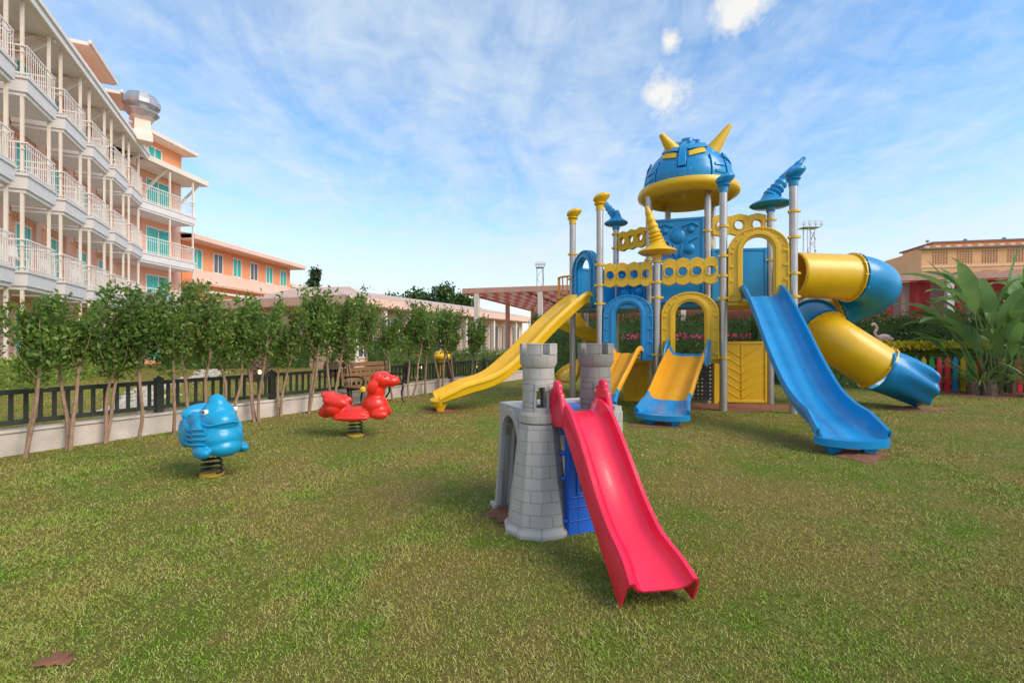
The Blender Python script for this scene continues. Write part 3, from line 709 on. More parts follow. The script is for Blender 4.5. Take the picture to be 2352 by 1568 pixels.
def mast(x, y, h, hd):
    e = top('floodlight_mast', 'slim steel lattice floodlight mast', 'floodlight', (x, y, 0)); m = MB(); a = .45
    for sx in (-a, a):
        for sy in (-a, a): m.beam((sx, sy, 0), (sx*.8, sy*.8, h), .08, .08)
    n = int(h/1.2)
    for i in range(n):
        z0, z1 = h*i/n, h*(i+1)/n; sgn = 1 if i % 2 else -1
        m.beam((-a*sgn, -a, z0), (a*sgn*.95, -a, z1), .06, .06); m.beam((a, -a*sgn, z0), (a, a*sgn, z1), .06, .06)
    m.obj('frame', STEEL, e, False, smooth=False); m = MB()
    m.box((-hd, -.6, h), (hd, .6, h+.06)); m.box((-hd, -.6, h+.6), (hd, -.55, h+.65))
    for i in range(4):
        x = -hd+hd*2*i/3; m.beam((x, -.6, h), (x, -.6, h+.65), .05, .05); m.box((x-.14, -.75, h+.2), (x+.14, -.61, h+.45))
    m.obj('lamp_platform', STEEL, e, False, smooth=False)
mast(3.5, 60, 10.6, .5); mast(31.0, 50, 13.2, .9)

# ------------------------------------------------------------------ coloured picket fence (right)
cols = [RED, M('green_paint', (.04, .30, .06), .45), YEL, BLU]
pkm = []
for c in cols:
    p = MB(); p.xz([(-.06, 0), (.06, 0), (.06, .86), (0, .96), (-.06, .86)], -.012, .012); pkm.append(p.mesh('picket', c, False))
cf = top('coloured_fence', 'children fence with red, green, yellow and blue pointed pickets', 'fence', (11.1, 13.55, 0), rad(-9))
m = MB(); m.box((0, .014, .25), (7.0, .05, .33)); m.box((0, .014, .66), (7.0, .05, .74)); m.obj('rail', WOODB, cf, False, smooth=False)
for i in range(36): inst('picket', pkm[(i*3+i//5) % 4], cf, (.1+i*.195, 0, .02))
e = top('flamingo_statue', 'pale pink flamingo garden statue among flowers', 'statue', (11.3, 14.55, 1.05)); FL = M('flamingo_pink', (.85, .50, .45), .5)
m = MB(); m.tube(cr([(-.18, 0, .45), (-.28, 0, .6), (-.22, 0, .75), (-.3, 0, .88), (-.38, 0, .84)], 5), [.04]*21, 8); m.cyl((.02, 0, -.1), (.02, 0, .4), .012); m.cyl((-.04, 0, -.1), (-.03, 0, .4), .012); m.obj('neck', FL, e, False)
blob('body', [((0, 0, .45), (.22, .11, .13)), ((.2, 0, .42), (.1, .05, .06)), ((-.15, 0, .47), (.08, .06, .07))], FL, e, .015)
for (x, y) in ((-7.9, 15), (-3.4, 17.8), (-1.35, 18.6)):
    e = top('garden_lamp', 'small lit bollard lamp on the lawn', 'lamp', (x, y, 0), 0, 'lit garden lamps')
    m = MB(); m.cyl((0, 0, 0), (0, 0, .35), .03); m.lathe([(.03, .35), (.07, .37), (.07, .38)], n=12); m.lathe([(.08, .52), (.04, .57), (.0, .58)], n=12); m.obj('post', BLACK, e, False)
    m = MB(); m.lathe([(.04, .385), (.05, .45), (.03, .515)], n=12); m.obj('bulb', emis('warm_lamp', (1, .62, .25), 3), e, False)
e = top('mushroom_seat', 'small yellow mushroom shaped play seat on the lawn', 'seat', (-2.75, 18.9, 0))
m = MB(); m.lathe([(.13, 0), (.1, .3), (.12, .75)], n=16); m.obj('stem', YEL, e, False)
m = MB(); m.lathe([(.1, .72), (.36, .74), (.38, .82), (.28, .98), (.1, 1.06), (0, 1.07)], n=24); m.obj('cap', YEL, e, False)

# ------------------------------------------------------------------ bench
e = top('park_bench', 'brown slatted bench with black iron legs near the fence', 'bench', (-3.02, 10.6, 0), wang)
m = MB()
for i in range(4): m.box((-.72, -.2+i*.11, .43), (.72, -.11+i*.11, .46))
m.obj('seat', WOODB, e, False, smooth=False, bevel=.006)
m = MB()
for i in range(4): m.box((-.72, .25+i*.025, .52+i*.11), (.72, .275+i*.025, .61+i*.11))
m.obj('backrest', WOODB, e, False, smooth=False, bevel=.006)
for x in (-.62, .62):
    m = MB(); m.tube(cr([(x, -.28, 0), (x, -.2, .2), (x, -.22, .41), (x, .2, .41), (x, .33, .95)], 4), .02, 8); m.tube(cr([(x, .36, 0), (x, .18, .22), (x, .2, .41)], 4), .02, 8)
    m.tube(cr([(x, -.22, .41), (x, -.28, .6), (x, -.1, .66), (x, .26, .64)], 4), .018, 8); m.obj('leg', BLACK, e, False)

# ------------------------------------------------------------------ spring riders
def spring(par, r, h, turns=4):
    m = MB(); n = turns*18
    m.tube([(r*math.cos(2*math.pi*i/18)*(1-.15*i/n), r*math.sin(2*math.pi*i/18)*(1-.15*i/n), .03+(h-.03)*i/n) for i in range(n+1)], .010, 8); m.obj('spring', BLACK, par, False)
    m = MB(); m.lathe([(r*1.15, 0), (r*1.15, .02), (r*.9, .03), (0, .03)], n=24); m.obj('base', M('rider_base', (.5, .3, .03), .5), par, False)
    m = MB(); m.lathe([(r*.9, h-.005), (r*.9, h+.03)], n=20); m.obj('mount', BLACK, par, False)
e = top('spring_rider', 'red dog shaped spring rider with scooped seat', 'spring rider', (-2.33, 7.13, 0), rad(4))
spring(e, .11, .24)
blob('body', [((.38, 0, .83), (.17, .15, .13)), ((.52, 0, .81), (.13, .11, .09)), ((.60, 0, .82), (.06, .08, .06)), ((.30, 0, .66), (.13, .13, .20), (0, .15, 0)), ((.29, 0, .46), (.19, .19, .17)),
    ((.36, 0, .38), (.15, .18, .11)), ((.0, 0, .35), (.38, .20, .10)), ((-.28, 0, .42), (.20, .22, .15)), ((-.36, 0, .56), (.09, .21, .11), (0, -.35, 0)), ((-.25, .18, .52), (.18, .045, .08), (0, .2, 0)), ((-.25, -.18, .52), (.18, .045, .08), (0, .2, 0)),
    ((-.02, -.18, .29), (.27, .07, .05)), ((-.02, .18, .29), (.27, .07, .05)), ((.38, -.16, .33), (.13, .07, .07)), ((.38, .16, .33), (.13, .07, .07)), ((-.43, 0, .36), (.11, .12, .09)), ((-.43, 0, .62), (.05, .17, .05))], RIDR, e, .014, 3)
for s in (-1, 1): blob('ear', [((.35, .15*s, .86), (.075, .03, .08), (0, .3, 0)), ((.29, .16*s, .75), (.08, .032, .11), (0, .2, 0))], RIDR, e, .01, 2)
m = MB(); m.cyl((.16, -.22, .70), (.16, .22, .70), .018)
for y in (-.22, .22): m.lathe([(.02, -.03), (.04, -.02), (.045, .02), (.02, .05)], (.16, y, .70), 10)
m.obj('handle', YEL, e, False)
for s in (-1, 1):
    m = MB(); m.lathe([(.0, -.012), (.020, 0), (.0, .014)], (.46, .118*s, .885), 12); m.obj('eye', BLACK, e, False)
m = MB(); m.lathe([(0, -.02), (.03, 0), (0, .025)], (.655, 0, .845), 12); m.obj('nose', BLACK, e, False)
e = top('spring_rider', 'bright blue fish shaped spring rider with large eye', 'spring rider', (-3.15, 5.03, 0), rad(-34))
spring(e, .1, .24)
blob('body', [((.13, 0, .60), (.17, .17, .20)), ((.12, 0, .75), (.12, .09, .10), (0, .6, 0)), ((.24, 0, .58), (.13, .14, .12)), ((.22, 0, .42), (.17, .20, .16)), ((.28, 0, .33), (.13, .16, .10)),
    ((0, 0, .36), (.28, .19, .11)), ((-.17, 0, .46), (.15, .21, .19)), ((-.22, 0, .63), (.09, .20, .11), (0, -.3, 0)), ((-.27, 0, .36), (.11, .17, .11)), ((0, 0, .47), (.2, .15, .12)),
    ((.1, .19, .44), (.14, .04, .14)), ((.1, -.19, .44), (.15, .045, .15)), ((-.12, -.21, .46), (.13, .035, .15)), ((-.12, .21, .44), (.12, .035, .13)), ((.2, -.19, .30), (.14, .06, .07)), ((.2, .19, .29), (.14, .06, .06)), ((.02, -.17, .60), (.12, .05, .09)), ((.02, .17, .60), (.12, .05, .09))], RIDB, e, .011, 1)
for s in (-1, 1):
    m = MB(); m.tube([(.18, .13*s, .685), (.185, .165*s, .69)], [.030, .025], 14); q = m.obj('eye', WHITE, e, False)
    m = MB(); m.tube([(.187, .163*s, .69), (.188, .170*s, .69)], [.016, .014], 12); m.obj('pupil', BLACK, e, False)
m = MB(); m.cyl((.0, -.22, .66), (.0, .22, .66), .016); m.obj('handle', RIDB, e, False)
for i in range(4):
    m = MB(); m.tube(cr([(-.02, -.235, .38+i*.05), (.08, -.245, .37+i*.05), (.18, -.235, .38+i*.05), (.28, -.18, .38+i*.05)], 4), .013, 6); m.obj('rib', RIDB, e, False)
m = MB(); m.tube(cr([(.16, -.165, .58), (.26, -.14, .56), (.35, -.08, .58), (.375, 0, .59), (.35, .09, .58)], 5), .012, 6); m.obj('mouth', RIDB, e, False)

# ------------------------------------------------------------------ toy castle with red slide
CA = top('toy_castle', 'grey and blue plastic castle playhouse with red slide', 'playhouse', (.2, 3.62, 0), rad(22))
def tower(x, y, mat, gm_):
    c = (x, y)
    m = MB(); hw = rad(20)
    m.arc(c, .08, .124, 0, 2*math.pi, .86, .91, 32)
    for k in (0, 1):
        a = math.pi*k-math.pi/2-.25; m.arc(c, .08, .122, a+hw, a+math.pi-hw, .912, 1.08, 14)
    m.arc(c, .08, .120, 0, 2*math.pi, 1.082, 1.22, 32)
    m.lathe([(.120, 1.2), (.140, 1.235), (.142, 1.30), (.10, 1.30)], (x, y, 0), 32)
    for k in range(5):
        a = 2*math.pi*k/5-.95; m.arc(c, .100, .142, a-.44, a+.44, 1.302, 1.385, 6)
    m.lathe([(.10, .78), (.148, .80), (.148, .86), (.13, .875), (.10, .875)], (x, y, 0), 32)
    m.obj('turret', mat, CA, False, bevel=.004)
    m = MB(); a = -math.pi/2-.25
    m.arc(c, .074, .132, a-hw-.08, a-hw, .905, 1.0, 3); m.arc(c, .074, .132, a+hw, a+hw+.08, .905, 1.0, 3)
    for j in range(6):
        t0 = math.pi*j/6; t1 = math.pi*(j+1)/6
        m.arc(c, .074, .132, a+hw*1.1*math.cos(t1), a+hw*1.1*math.cos(t0), 1.0+.075*min(math.sin(t0), math.sin(t1)), 1.085, 3)
    m.obj('turret_window', gm_, CA, False)
tower(0, 0, STONE, GREY); tower(.5, 0, STONED, GREYD)
for x, mt in ((0, STONE), (.5, STONED)):
    m = MB(); m.lathe([(.268, -.01), (.268, .03), (.24, .05), (.215, .25), (.185, .5), (.158, .72), (.146, .79)], (x, 0 if x == 0 else .03, 0), 10); m.obj('tower_base', mt, CA, False, smooth=True, ang=20, bevel=.008)
def archpath(w_, z0, zs, z1, inset=0, n=16, cx=None):
    cx = w_/2 if cx is None else cx; pts = [(cx-w_/2+inset, z0)]
    for i in range(n+1):
        a = math.pi-math.pi*i/n; pts.append((cx+(w_/2-inset)*math.cos(a), zs+(z1-zs-inset)*math.sin(a)))
    pts.append((cx+w_/2-inset, z0)); return pts
def side(xs, W, y0, s=1):
    m = MB()
    # wall slab around the arched opening, square shouldered, then the raised arch frame
    B = archpath(W*.80, 0, .60, .80, 0, 16, W/2); n = len(B)
    A = [(-.08, 0)]+[(-.08+(W+.14)*min(1, max(0, (i-1)/(n-3)*1.6-.3)), .88 if 1 <= i <= n-2 else 0) for i in range(1, n-1)]+[(W+.06, 0)]
    A[1] = (-.08, .88); A[-2] = (W+.06, .88)
    m.strip(A, B, -.035, .035)
    A2 = archpath(W*.80+.10, 0, .60, .86, 0, 16, W/2); m.strip(A2, B, -.065, .065)
    m.box((-.06, -.085, 0), (W*.1, .085, .04)); m.box((W*.9, -.085, 0), (W+.07, .085, .04))
    m.v = [(xs+y-.09*max(0, .5-z)*s, y0+x, z) for x, y, z in m.v]; m.obj('side_panel', GREY, CA, False, bevel=.006)
side(-.055, .42, .10); side(.70, .42, .06, -1)
m = MB(); m.box((-.09, .57, 0), (.74, .61, .88)); m.box((.05, -.1, .02), (.07, .5, .78)); m.obj('back_panel', GREY, CA, False, smooth=False, bevel=.01)
m = MB(); m.box((.56, -.06, 0), (.72, .04, .85)); m.obj('front_wall', STONE, CA, False, smooth=False, bevel=.01)
m = MB(); m.box((-.015, -.02, .80), (.62, .565, .845)); m.obj('deck', DBL, CA, False, smooth=False, bevel=.008)
m = MB()
m.box((.13, -.235, 0), (.21, -.17, .82)); m.box((.36, -.235, 0), (.44, -.17, .82)); m.box((.211, -.235, 0), (.359, -.17, .30)); m.box((.211, -.235, .64), (.359, -.17, .82))
for z in (.1, .2, .27): m.box((.135, -.243, z), (.435, -.236, z+.008))
m.box((.195, -.248, .29), (.215, -.236, .66)); m.box((.14, -.245, .821), (.46, .0, .86)); m.obj('front_panel', DBL, CA, False, smooth=False, bevel=.006)
m = MB(); m.box((.212, -.20, .302), (.358, -.19, .638)); m.obj('interior_shade_sheet', DARK, CA, False, smooth=False)  # dark sheet in the open window, painting the shade of the interior
for z in (.10, .40, .58, .73):
    m = MB(); r_ = .240-.12*z; m.tube([(.115, -r_*.85+.0, z), (.135, -r_*.85-.03, z)], [.02, .015], 12); m.obj('bolt', DBL, CA, False)
pth = cr([(.488, 3.60, .88), (.505, 3.50, .885), (.545, 3.38, .83), (.60, 3.2, .64), (.655, 3.0, .415), (.70, 2.82, .265), (.732, 2.69, .205), (.757, 2.58, .165), (.775, 2.48, .115)], 6)
def csec(t, p):
    w2 = .142+.025*max(0, t-.7)/.3; hw = .09-.025*t; sk = .05 if t < .6 else .05+(max(0, p.z-.012)-.05)*min(1, (t-.6)/.4)
    sk = max(.035, sk)
    up = [(-w2-.045, -sk), (-w2-.04, hw-.03), (-w2-.022, hw), (-w2+.006, hw+.004), (-w2+.02, hw-.025), (-w2+.035, .02), (-w2+.07, .002), (0, 0), (w2-.07, .002), (w2-.035, .02), (w2-.02, hw-.025), (w2-.006, hw+.004), (w2+.022, hw), (w2+.04, hw-.03), (w2+.045, -sk)]
    dn = [(w2+.033, -sk), (w2+.028, hw-.035), (w2+.012, hw-.015), (w2-.0, hw-.015), (w2-.01, hw-.045), (w2-.03, .006), (w2-.07, -.01), (0, -.012), (-w2+.07, -.01), (-w2+.03, .006), (-w2+.01, hw-.045), (-w2, hw-.015), (-w2-.012, hw-.015), (-w2-.028, hw-.035), (-w2-.033, -sk)]
    return up+dn
m = MB(); m.sweep(pth, csec)
Ri = Matrix.Rotation(-rad(22), 4, 'Z')
m.v = [tuple(Ri @ (Vector(v)-Vector((.2, 3.62, 0)))) for v in m.v]; m.obj('slide', RED, CA, False, ang=50)
for xs in (.06, .445):
    m = MB(); poly = [(-.32, .80), (-.30, .93), (-.27, 1.03), (-.245, 1.04), (-.24, 1.09), (-.20, 1.12), (-.16, 1.11), (-.155, 1.07), (-.13, 1.07), (-.12, 1.02), (-.09, 1.01), (-.07, .93), (-.07, .82), (-.18, .78)]
    m.xz(poly, xs-.022, xs+.022); m.v = [(y, x, z) for x, y, z in m.v]; m.obj('slide_rail', RED, CA, False, bevel=.012)

# ------------------------------------------------------------------ big play structure
PS = top('play_structure', 'blue and yellow multi tower play structure with slides', 'playground', (4.1, 11, 0))
G = (4.28, 9.70); K = (3.06, 10.09); B = (1.92, 10.47); H_ = (5.47, 9.31); K1 = (3.24, 11.33); G1 = (4.47, 10.94)
E1 = (4.0, 12.3); E2 = (5.02, 12.0); A_ = (1.48, 11.7); C_ = (2.65, 12.2); I_ = (5.80, 10.75)
def post(p, h, cap=None, clamps=(), r=.075):
    m = MB(); m.cyl((p[0], p[1], -.05), (p[0], p[1], h), r, n=24); o = m.obj('post', STEEL, PS)
    if cap:
        m = MB(); m.lathe([(.085, h-.04), (.09, h+.06), (.13, h+.10), (.10, h+.13), (.17, h+.20), (.185, h+.25), (.16, h+.30), (.07, h+.34), (0, h+.345)], (p[0]+.0, p[1], 0), 24)
        m.v = [(x+.25*max(0, z-h-.1), y, z+.15*(x-p[0])*(z > h+.15)) for x, y, z in m.v]; c = m.obj('post_cap', cap, PS)
    for z in clamps:
        m = MB(); m.lathe([(.078, z), (.1, z), (.1, z+.045), (.078, z+.045)], (p[0], p[1], 0), 24); m.beam((p[0]-.12, p[1]-.03, z+.022), (p[0]+.12, p[1]-.03, z+.022), .035, .035); m.obj('clamp', YEL, PS)
post(A_, 4.3, YEL, (2.2, 2.9, 3.5)); post(B, 4.3, YEL, (1.1, 2.2, 2.6, 3.05)); post(C_, 4.35, None, (2.2, 3.75, 4.1))
post(K, 3.25, None, (1.1, 2.3, 2.62, 3.05)); post(G, 4.45, BLU, (1.05, 2.25, 2.7, 3.1, 3.7)); post(H_, 4.45, BLU, (2.25, 2.7, 3.4, 3.9))
post(I_, 4.5, None, (1.2, 2.25, 3.2, 4.1)); post(K1, 4.85, None, (2.2, 3.3, 4.0)); post(G1, 4.85, None, (2.2, 3.1, 3.9)); post(E1, 4.85, None, (3.3,)); post(E2, 4.85, None, (3.3,)); post((2.0, 13.0), 3.2, None)
def deck(poly, z, col=BLU):
    m = MB(); m.prism(poly, z-.10, z); m.obj('deck', col, PS, smooth=False, bevel=.015)
deck([B, K, K1, C_, A_], 2.2); deck([G, H_, I_, G1], 2.22, YEL); deck([K1, G1, E2, E1], 2.3)
deck([(B[0]+.02, B[1]+.05), (K[0], K[1]+.05), (G[0]-.02, G[1]+.05), G1, K1], 1.05, YEL)
def frame(p, q): L = math.hypot(q[0]-p[0], q[1]-p[1]); return L, math.atan2(q[1]-p[1], q[0]-p[0])
def archpanel(p, q, z0, z1, col, iw=.5, trim=None):
    L, a = frame(p, q); w_ = L-.16; zs = z1-w_*.42; m = MB()
    ins = w_*(1-iw)/2
    A = archpath(w_, z0, zs, z1); Bp = [(max(ins, min(w_-ins, w_/2+(x-w_/2)*iw)), z0 if i in (0, len(A)-1) else zs-.02+(z-zs)*.62) for i, (x, z) in enumerate(A)]
    m.strip(A, Bp, -.05, .05)
    Cn = [(w_/2+(x-w_/2)*1.38, z0 if i in (0, len(A)-1) else zs-.02+(z-zs+.02)*1.38) for i, (x, z) in enumerate(Bp)]
    Dn = [(w_/2+(x-w_/2)*1.12, z0 if i in (0, len(A)-1) else zs-.02+(z-zs+.02)*1.14) for i, (x, z) in enumerate(Bp)]
    m.strip(Cn, Dn, -.085, -.03); m.strip(Cn, Dn, .03, .085)
    m.strip(A, [(w_/2+(x-w_/2)*.93, z0 if i in (0, len(A)-1) else zs+(z-zs)*.93) for i, (x, z) in enumerate(A)], -.07, .07)
    for i in range(2, len(A)-1, 2):
        x, z = (A[i][0]*.5+Cn[i][0]*.5, A[i][1]*.5+Cn[i][1]*.5); m.cyl((x, -.065, z), (x, .065, z), .022, n=8)
    for k in range(4):
        z = z0+.1+(zs-z0-.15)*k/3
        for x in (.02, w_-.10): m.box((x, -.075, z), (x+.08, .075, z+.05))
    return m.obj('arch_panel', col, PS, loc=(p[0]+.08*math.cos(a), p[1]+.08*math.sin(a), 0), rz=a, bevel=.012)
archpanel(G, H_, 2.2, 3.66, YEL, .5); archpanel(K, G, 1.03, 2.42, YEL, .5); archpanel(B, K, 1.0, 2.40, BLU, .5); archpanel(A_, B, 2.2, 3.5, BLU, .5)
def holepanel(p, q, z0, z1, col, n=3, r=.14, wavy=True):
    L, a = frame(p, q); w_ = L-.2; cw = w_/n; m = MB(); N_ = 32; zc_ = (z0+z1)/2; hh = (z1-z0)/2
    for c in range(n):
        cx = cw*(c+.5); A = []; Bp = []
        for i in range(N_+1):
            t = 2*math.pi*i/N_+math.pi/4; ct, st = math.cos(t), math.sin(t); k = min(cw/2/max(1e-6, abs(ct)), hh/max(1e-6, abs(st)))
            x, z = k*ct, k*st
            if abs(abs(z)-hh) < 1e-4 and wavy: z *= .92+.08*math.cos(x/cw*2*math.pi)
            A.append((cx+x, zc_+z)); Bp.append((cx+r*ct, zc_+r*st))
        m.strip(A, Bp, -.045, .045)
        m.strip([(cx+(x-cx)*1.22, zc_+(z-zc_)*1.22) for x, z in Bp], [(cx+(x-cx)*1.02, zc_+(z-zc_)*1.02) for x, z in Bp], -.065, .065)
    return m.obj('railing_panel', col, PS, loc=(p[0]+.1*math.cos(a), p[1]+.1*math.sin(a), 0), rz=a, bevel=.008)
holepanel(B, K, 2.56, 3.10, YEL, 4, .085); holepanel(K, G, 2.56, 3.13, YEL, 4, .09); holepanel(G1, I_, 3.78, 4.28, YEL, 3, .10); holepanel(C_, K1, 3.65, 4.15, YEL, 3, .09); holepanel(G1, E2, 3.2, 3.9, YEL, 3, .09)
def panel(p, q, z0, z1, col, deco=None, y=0, off=.08):
    L, a = frame(p, q); w_ = L-2*off; m = MB(); m.box((0, -.03, z0), (w_, .03, z1)); t = .06
    m.box((0, -.05, z0), (t, .05, z1)); m.box((w_-t, -.05, z0), (w_, .05, z1)); m.box((t, -.05, z1-t), (w_-t, .05, z1)); m.box((t, -.05, z0), (w_-t, .05, z0+t))
    if deco == 'leaf':
        m.box((w_/2-.012, -.045, z0+t), (w_/2+.012, .045, z1-t)); n = 6
        for i in range(n):
            z = z0+.08+(z1-z0-.45)*i/(n-1)
            for s in (-1, 1): m.beam((w_/2+s*.012, 0, z), (w_/2+s*(w_/2-t), 0, z+.3), .085, .02)
    if deco == 'relief':
        cx = w_/2
        for (x, z, r) in ((cx, z0+.58, .17), (cx-.28, z0+.72, .08), (cx+.28, z0+.72, .08), (cx-.25, z0+.28, .12), (cx+.25, z0+.28, .12)):
            k = len(m.v); m.lathe([(r, 0), (r*.97, .05), (r*.6, .09), (0, .10)], (0, 0, 0), 24); m.v[k:] = [(x+v[0], -.02-v[2], z+v[1]) for v in m.v[k:]]
        for s in (-1, 1):
            m.tube([(cx+s*.05, -.05, z0+.1), (cx+s*.2, -.06, z0+.45), (cx+s*.42, -.05, z0+.55)], .035, 8); m.tube([(cx+s*.1, -.05, z0+.8), (cx+s*.3, -.06, z0+.88), (cx+s*.45, -.05, z0+.8)], .03, 8)
            m.tube([(cx+s*.03, -.05, z0+.12), (cx+s*.1, -.06, z0+.38)], .03, 8)
    return m.obj('panel', col, PS, loc=(p[0]+off*math.cos(a), p[1]+off*math.sin(a), 0), rz=a, bevel=.01)
panel(K1, G1, 3.25, 4.25, BLU, 'relief'); panel(C_, K1, 2.3, 3.3, BLU, 'relief'); panel(K1, G1, 2.3, 3.2, BLU)
panel((G1[0]+.1, G1[1]+.0), I_, .02, 1.4, YEL, 'leaf'); panel((2.45, 10.9), (3.15, 10.75), .05, 1.0, YEL, 'leaf'); panel(A_, C_, 2.3, 3.2, BLU); panel(G1, I_, 2.3, 3.5, BLU)
m = MB(); r_ = .022; cw = .085
for i in range(6):
    for j in range(11):
        cx, cz = cw*(i+.5), .1+cw*(j+.5); A = []; Bp = []
        for k in range(9):
            t = 2*math.pi*k/8+math.pi/4; q = cw/2/max(abs(math.cos(t)), abs(math.sin(t))); A.append((cx+q*math.cos(t), cz+q*math.sin(t))); Bp.append((cx+r_*math.cos(t), cz+r_*math.sin(t)))
        m.strip(A, Bp, -.012, .012)
m.obj('climbing_board', GUN, PS, loc=(3.95, 10.75, 0), rz=rad(-18), smooth=False)
for x in (0, .6):
    m = MB(); m.box((3.86+x, 10.77-x*.33, 0), (3.95+x, 10.83-x*.33, 1.0)); m.obj('board_frame', YEL, PS, smooth=False, bevel=.01)
def topper(p, z, col, lean, s=1.0, baz=0):
    m = MB(); m.lathe([(.09, -.12), (.10, -.02), (.34*s, .0), (.40*s, .04), (.38*s, .07), (.2*s, .16), (.14*s, .28), (.10*s, .36), (0, .38)], (p[0], p[1], z), 28)
    q = cr([(0, 0, .2), (lean[0]*.35, lean[1]*.35, .5*s), (lean[0], lean[1], .98*s)], 14); n = len(q)
    m.tube([(p[0]+a[0], p[1]+a[1], z+a[2]) for a in q], [.14*s*(1-i/n)**.6*(1.0+.16*math.sin(i*1.6))+.02 for i in range(n)], 16)
    m.obj('finial', col, PS, ang=60)
topper(K, 3.24, YEL, (-.24, -.05)); topper(C_, 4.36, BLU, (-.42, 0), .75); topper(I_, 4.42, BLU, (.70, -.1), 1.08)
for (p, z, sx) in ((I_, 4.6, 1), (C_, 4.45, -1)):
    m = MB()
    m.xz([(0, 0), (.16, .05), (.42, .45), (.62, .82), (.45, .72), (.2, .5), (.05, .3)], -.04, .04)
    m.v = [(p[0]+sx*x*(1 if sx > 0 else .65), p[1]-.04+y, z+zz*(1 if sx > 0 else .7)) for x, y, zz in m.v]
    m.obj('finial_fin', BLU, PS, bevel=.02)
# helmet roof
RC = (4.23, 11.55, 5.0); DK = .90
def dome_r(z):
    prof = [(0, 1.06), (.2, 1.08), (.45, 1.02), (.7, .88), (.9, .67), (1.03, .42), (1.1, .15), (1.13, .02)]
    for (a, r0), (b, r1) in zip(prof, prof[1:]):
        if z <= b: return DK*(r0+(r1-r0)*(z-a)/(b-a))
    return .02
m = MB(); zs_ = [0, .1, .2, .32, .45, .58, .7, .8, .9, .97, 1.03, 1.07, 1.1, 1.13]
m.lathe([(dome_r(z), z) for z in zs_], RC, 48); m.obj('roof', BLU, PS, ang=60)
m = MB(); m.lathe([(.80, .02), (1.02, .06), (1.13, .03), (1.17, -.06), (1.15, -.14), (1.04, -.20), (.95, -.24), (.88, -.22), (.85, -.1), (.80, -.06)], RC, 56); m.lathe([(.0, -.08), (.84, -.07), (.84, -.03), (0, -.03)], RC, 40); m.obj('roof_rim', YEL, PS, ang=50)
def patch(mb, a0, a1, zb0, zb1, zt0, zt1, off, th=.05, n=10, k=5):
    vs = []
    for L in (off, off-th):
        for j in range(k+1):
            for i in range(n+1):
                u, v = i/n, j/k; a = a0+(a1-a0)*u; zb = zb0+(zb1-zb0)*u; zt = zt0+(zt1-zt0)*u; z = zb+(zt-zb)*v
                r = dome_r(max(0, z))+L; vs.append((RC[0]+r*math.cos(a), RC[1]+r*math.sin(a), RC[2]+z+L*.5*z))
    q = (n+1)*(k+1); fs = []
    for j in range(k):
        for i in range(n):
            b = j*(n+1)+i; fs += [(b, b+1, b+n+2, b+n+1), (q+b, q+b+n+1, q+b+n+2, q+b+1)]
    edge = [i for i in range(n+1)]+[j*(n+1)+n for j in range(1, k+1)]+[k*(n+1)+i for i in range(n-1, -1, -1)]+[j*(n+1) for j in range(k-1, 0, -1)]
    for a, b in zip(edge, edge[1:]+edge[:1]): fs.append((a, b, q+b, q+a))
    mb.add(vs, fs)
F = rad(243); m = MB()
for s in (-1, 1):
    def pr(a0, a1): return (F+s*rad(a0), F+s*rad(a1))
    a, b = pr(8, 42); patch(m, a, b, .70, .78, .82, .92, .06)
    a, b = pr(6, 36); patch(m, a, b, .06, .04, .46, .44, .035)
    a, b = pr(38, 60); patch(m, a, b, .02, .02, .58, .50, .045)
    a, b = pr(42, 58); patch(m, a, b, .14, .14, .2, .2, .07); patch(m, a, b, .30, .30, .36, .36, .07)
    a, b = pr(64, 105); patch(m, a, b, .04, .04, .48, .40, .05); patch(m, a, b, .55, .45, .66, .56, .07)
    a, b = pr(110, 150); patch(m, a, b, .02, .02, .5, .5, .045)
patch(m, F-rad(5), F+rad(5), .30, .30, 1.0, 1.0, .07); patch(m, F-rad(11), F+rad(11), .02, .02, .26, .26, .06); patch(m, F-rad(4), F+rad(4), .06, .06, .2, .2, .09)
m.obj('helmet_plate', BLU, PS, ang=40, bevel=.012)
m = MB(); m.lathe([(.25, 1.06), (.25, 1.14), (.16, 1.16), (.15, 1.26), (.0, 1.27)], RC, 12)
for k in range(6):
    a = rad(60*k+10); m.beam((RC[0]+.1*math.cos(a), RC[1]+.1*math.sin(a), RC[2]+1.16), (RC[0]+.3*math.cos(a), RC[1]+.3*math.sin(a), RC[2]+1.12), .1, .1)
m.obj('roof_crest', BLU, PS, bevel=.01)
for s in (-1, 1):
    m = MB(); patch(m, F+s*rad(9), F+s*rad(34), .54, .63, .66, .78, .035, .05); m.obj('eye_slot', YEL, PS)
for (ax, ln, lx) in ((-1, .40, .36), (1, .60, .40)):
    m = MB(); b0 = Vector((RC[0]+ax*.42, RC[1]-.35, RC[2]+.80)); t_ = b0+Vector((ax*lx, -.1, ln)); n = 16
    m.tube([b0.lerp(t_, i/n) for i in range(n+1)], [(.12*(1-i/n)+.055)*(1+.07*(i % 2)) for i in range(n+1)], 14); m.obj('horn', YEL, PS, ang=60)

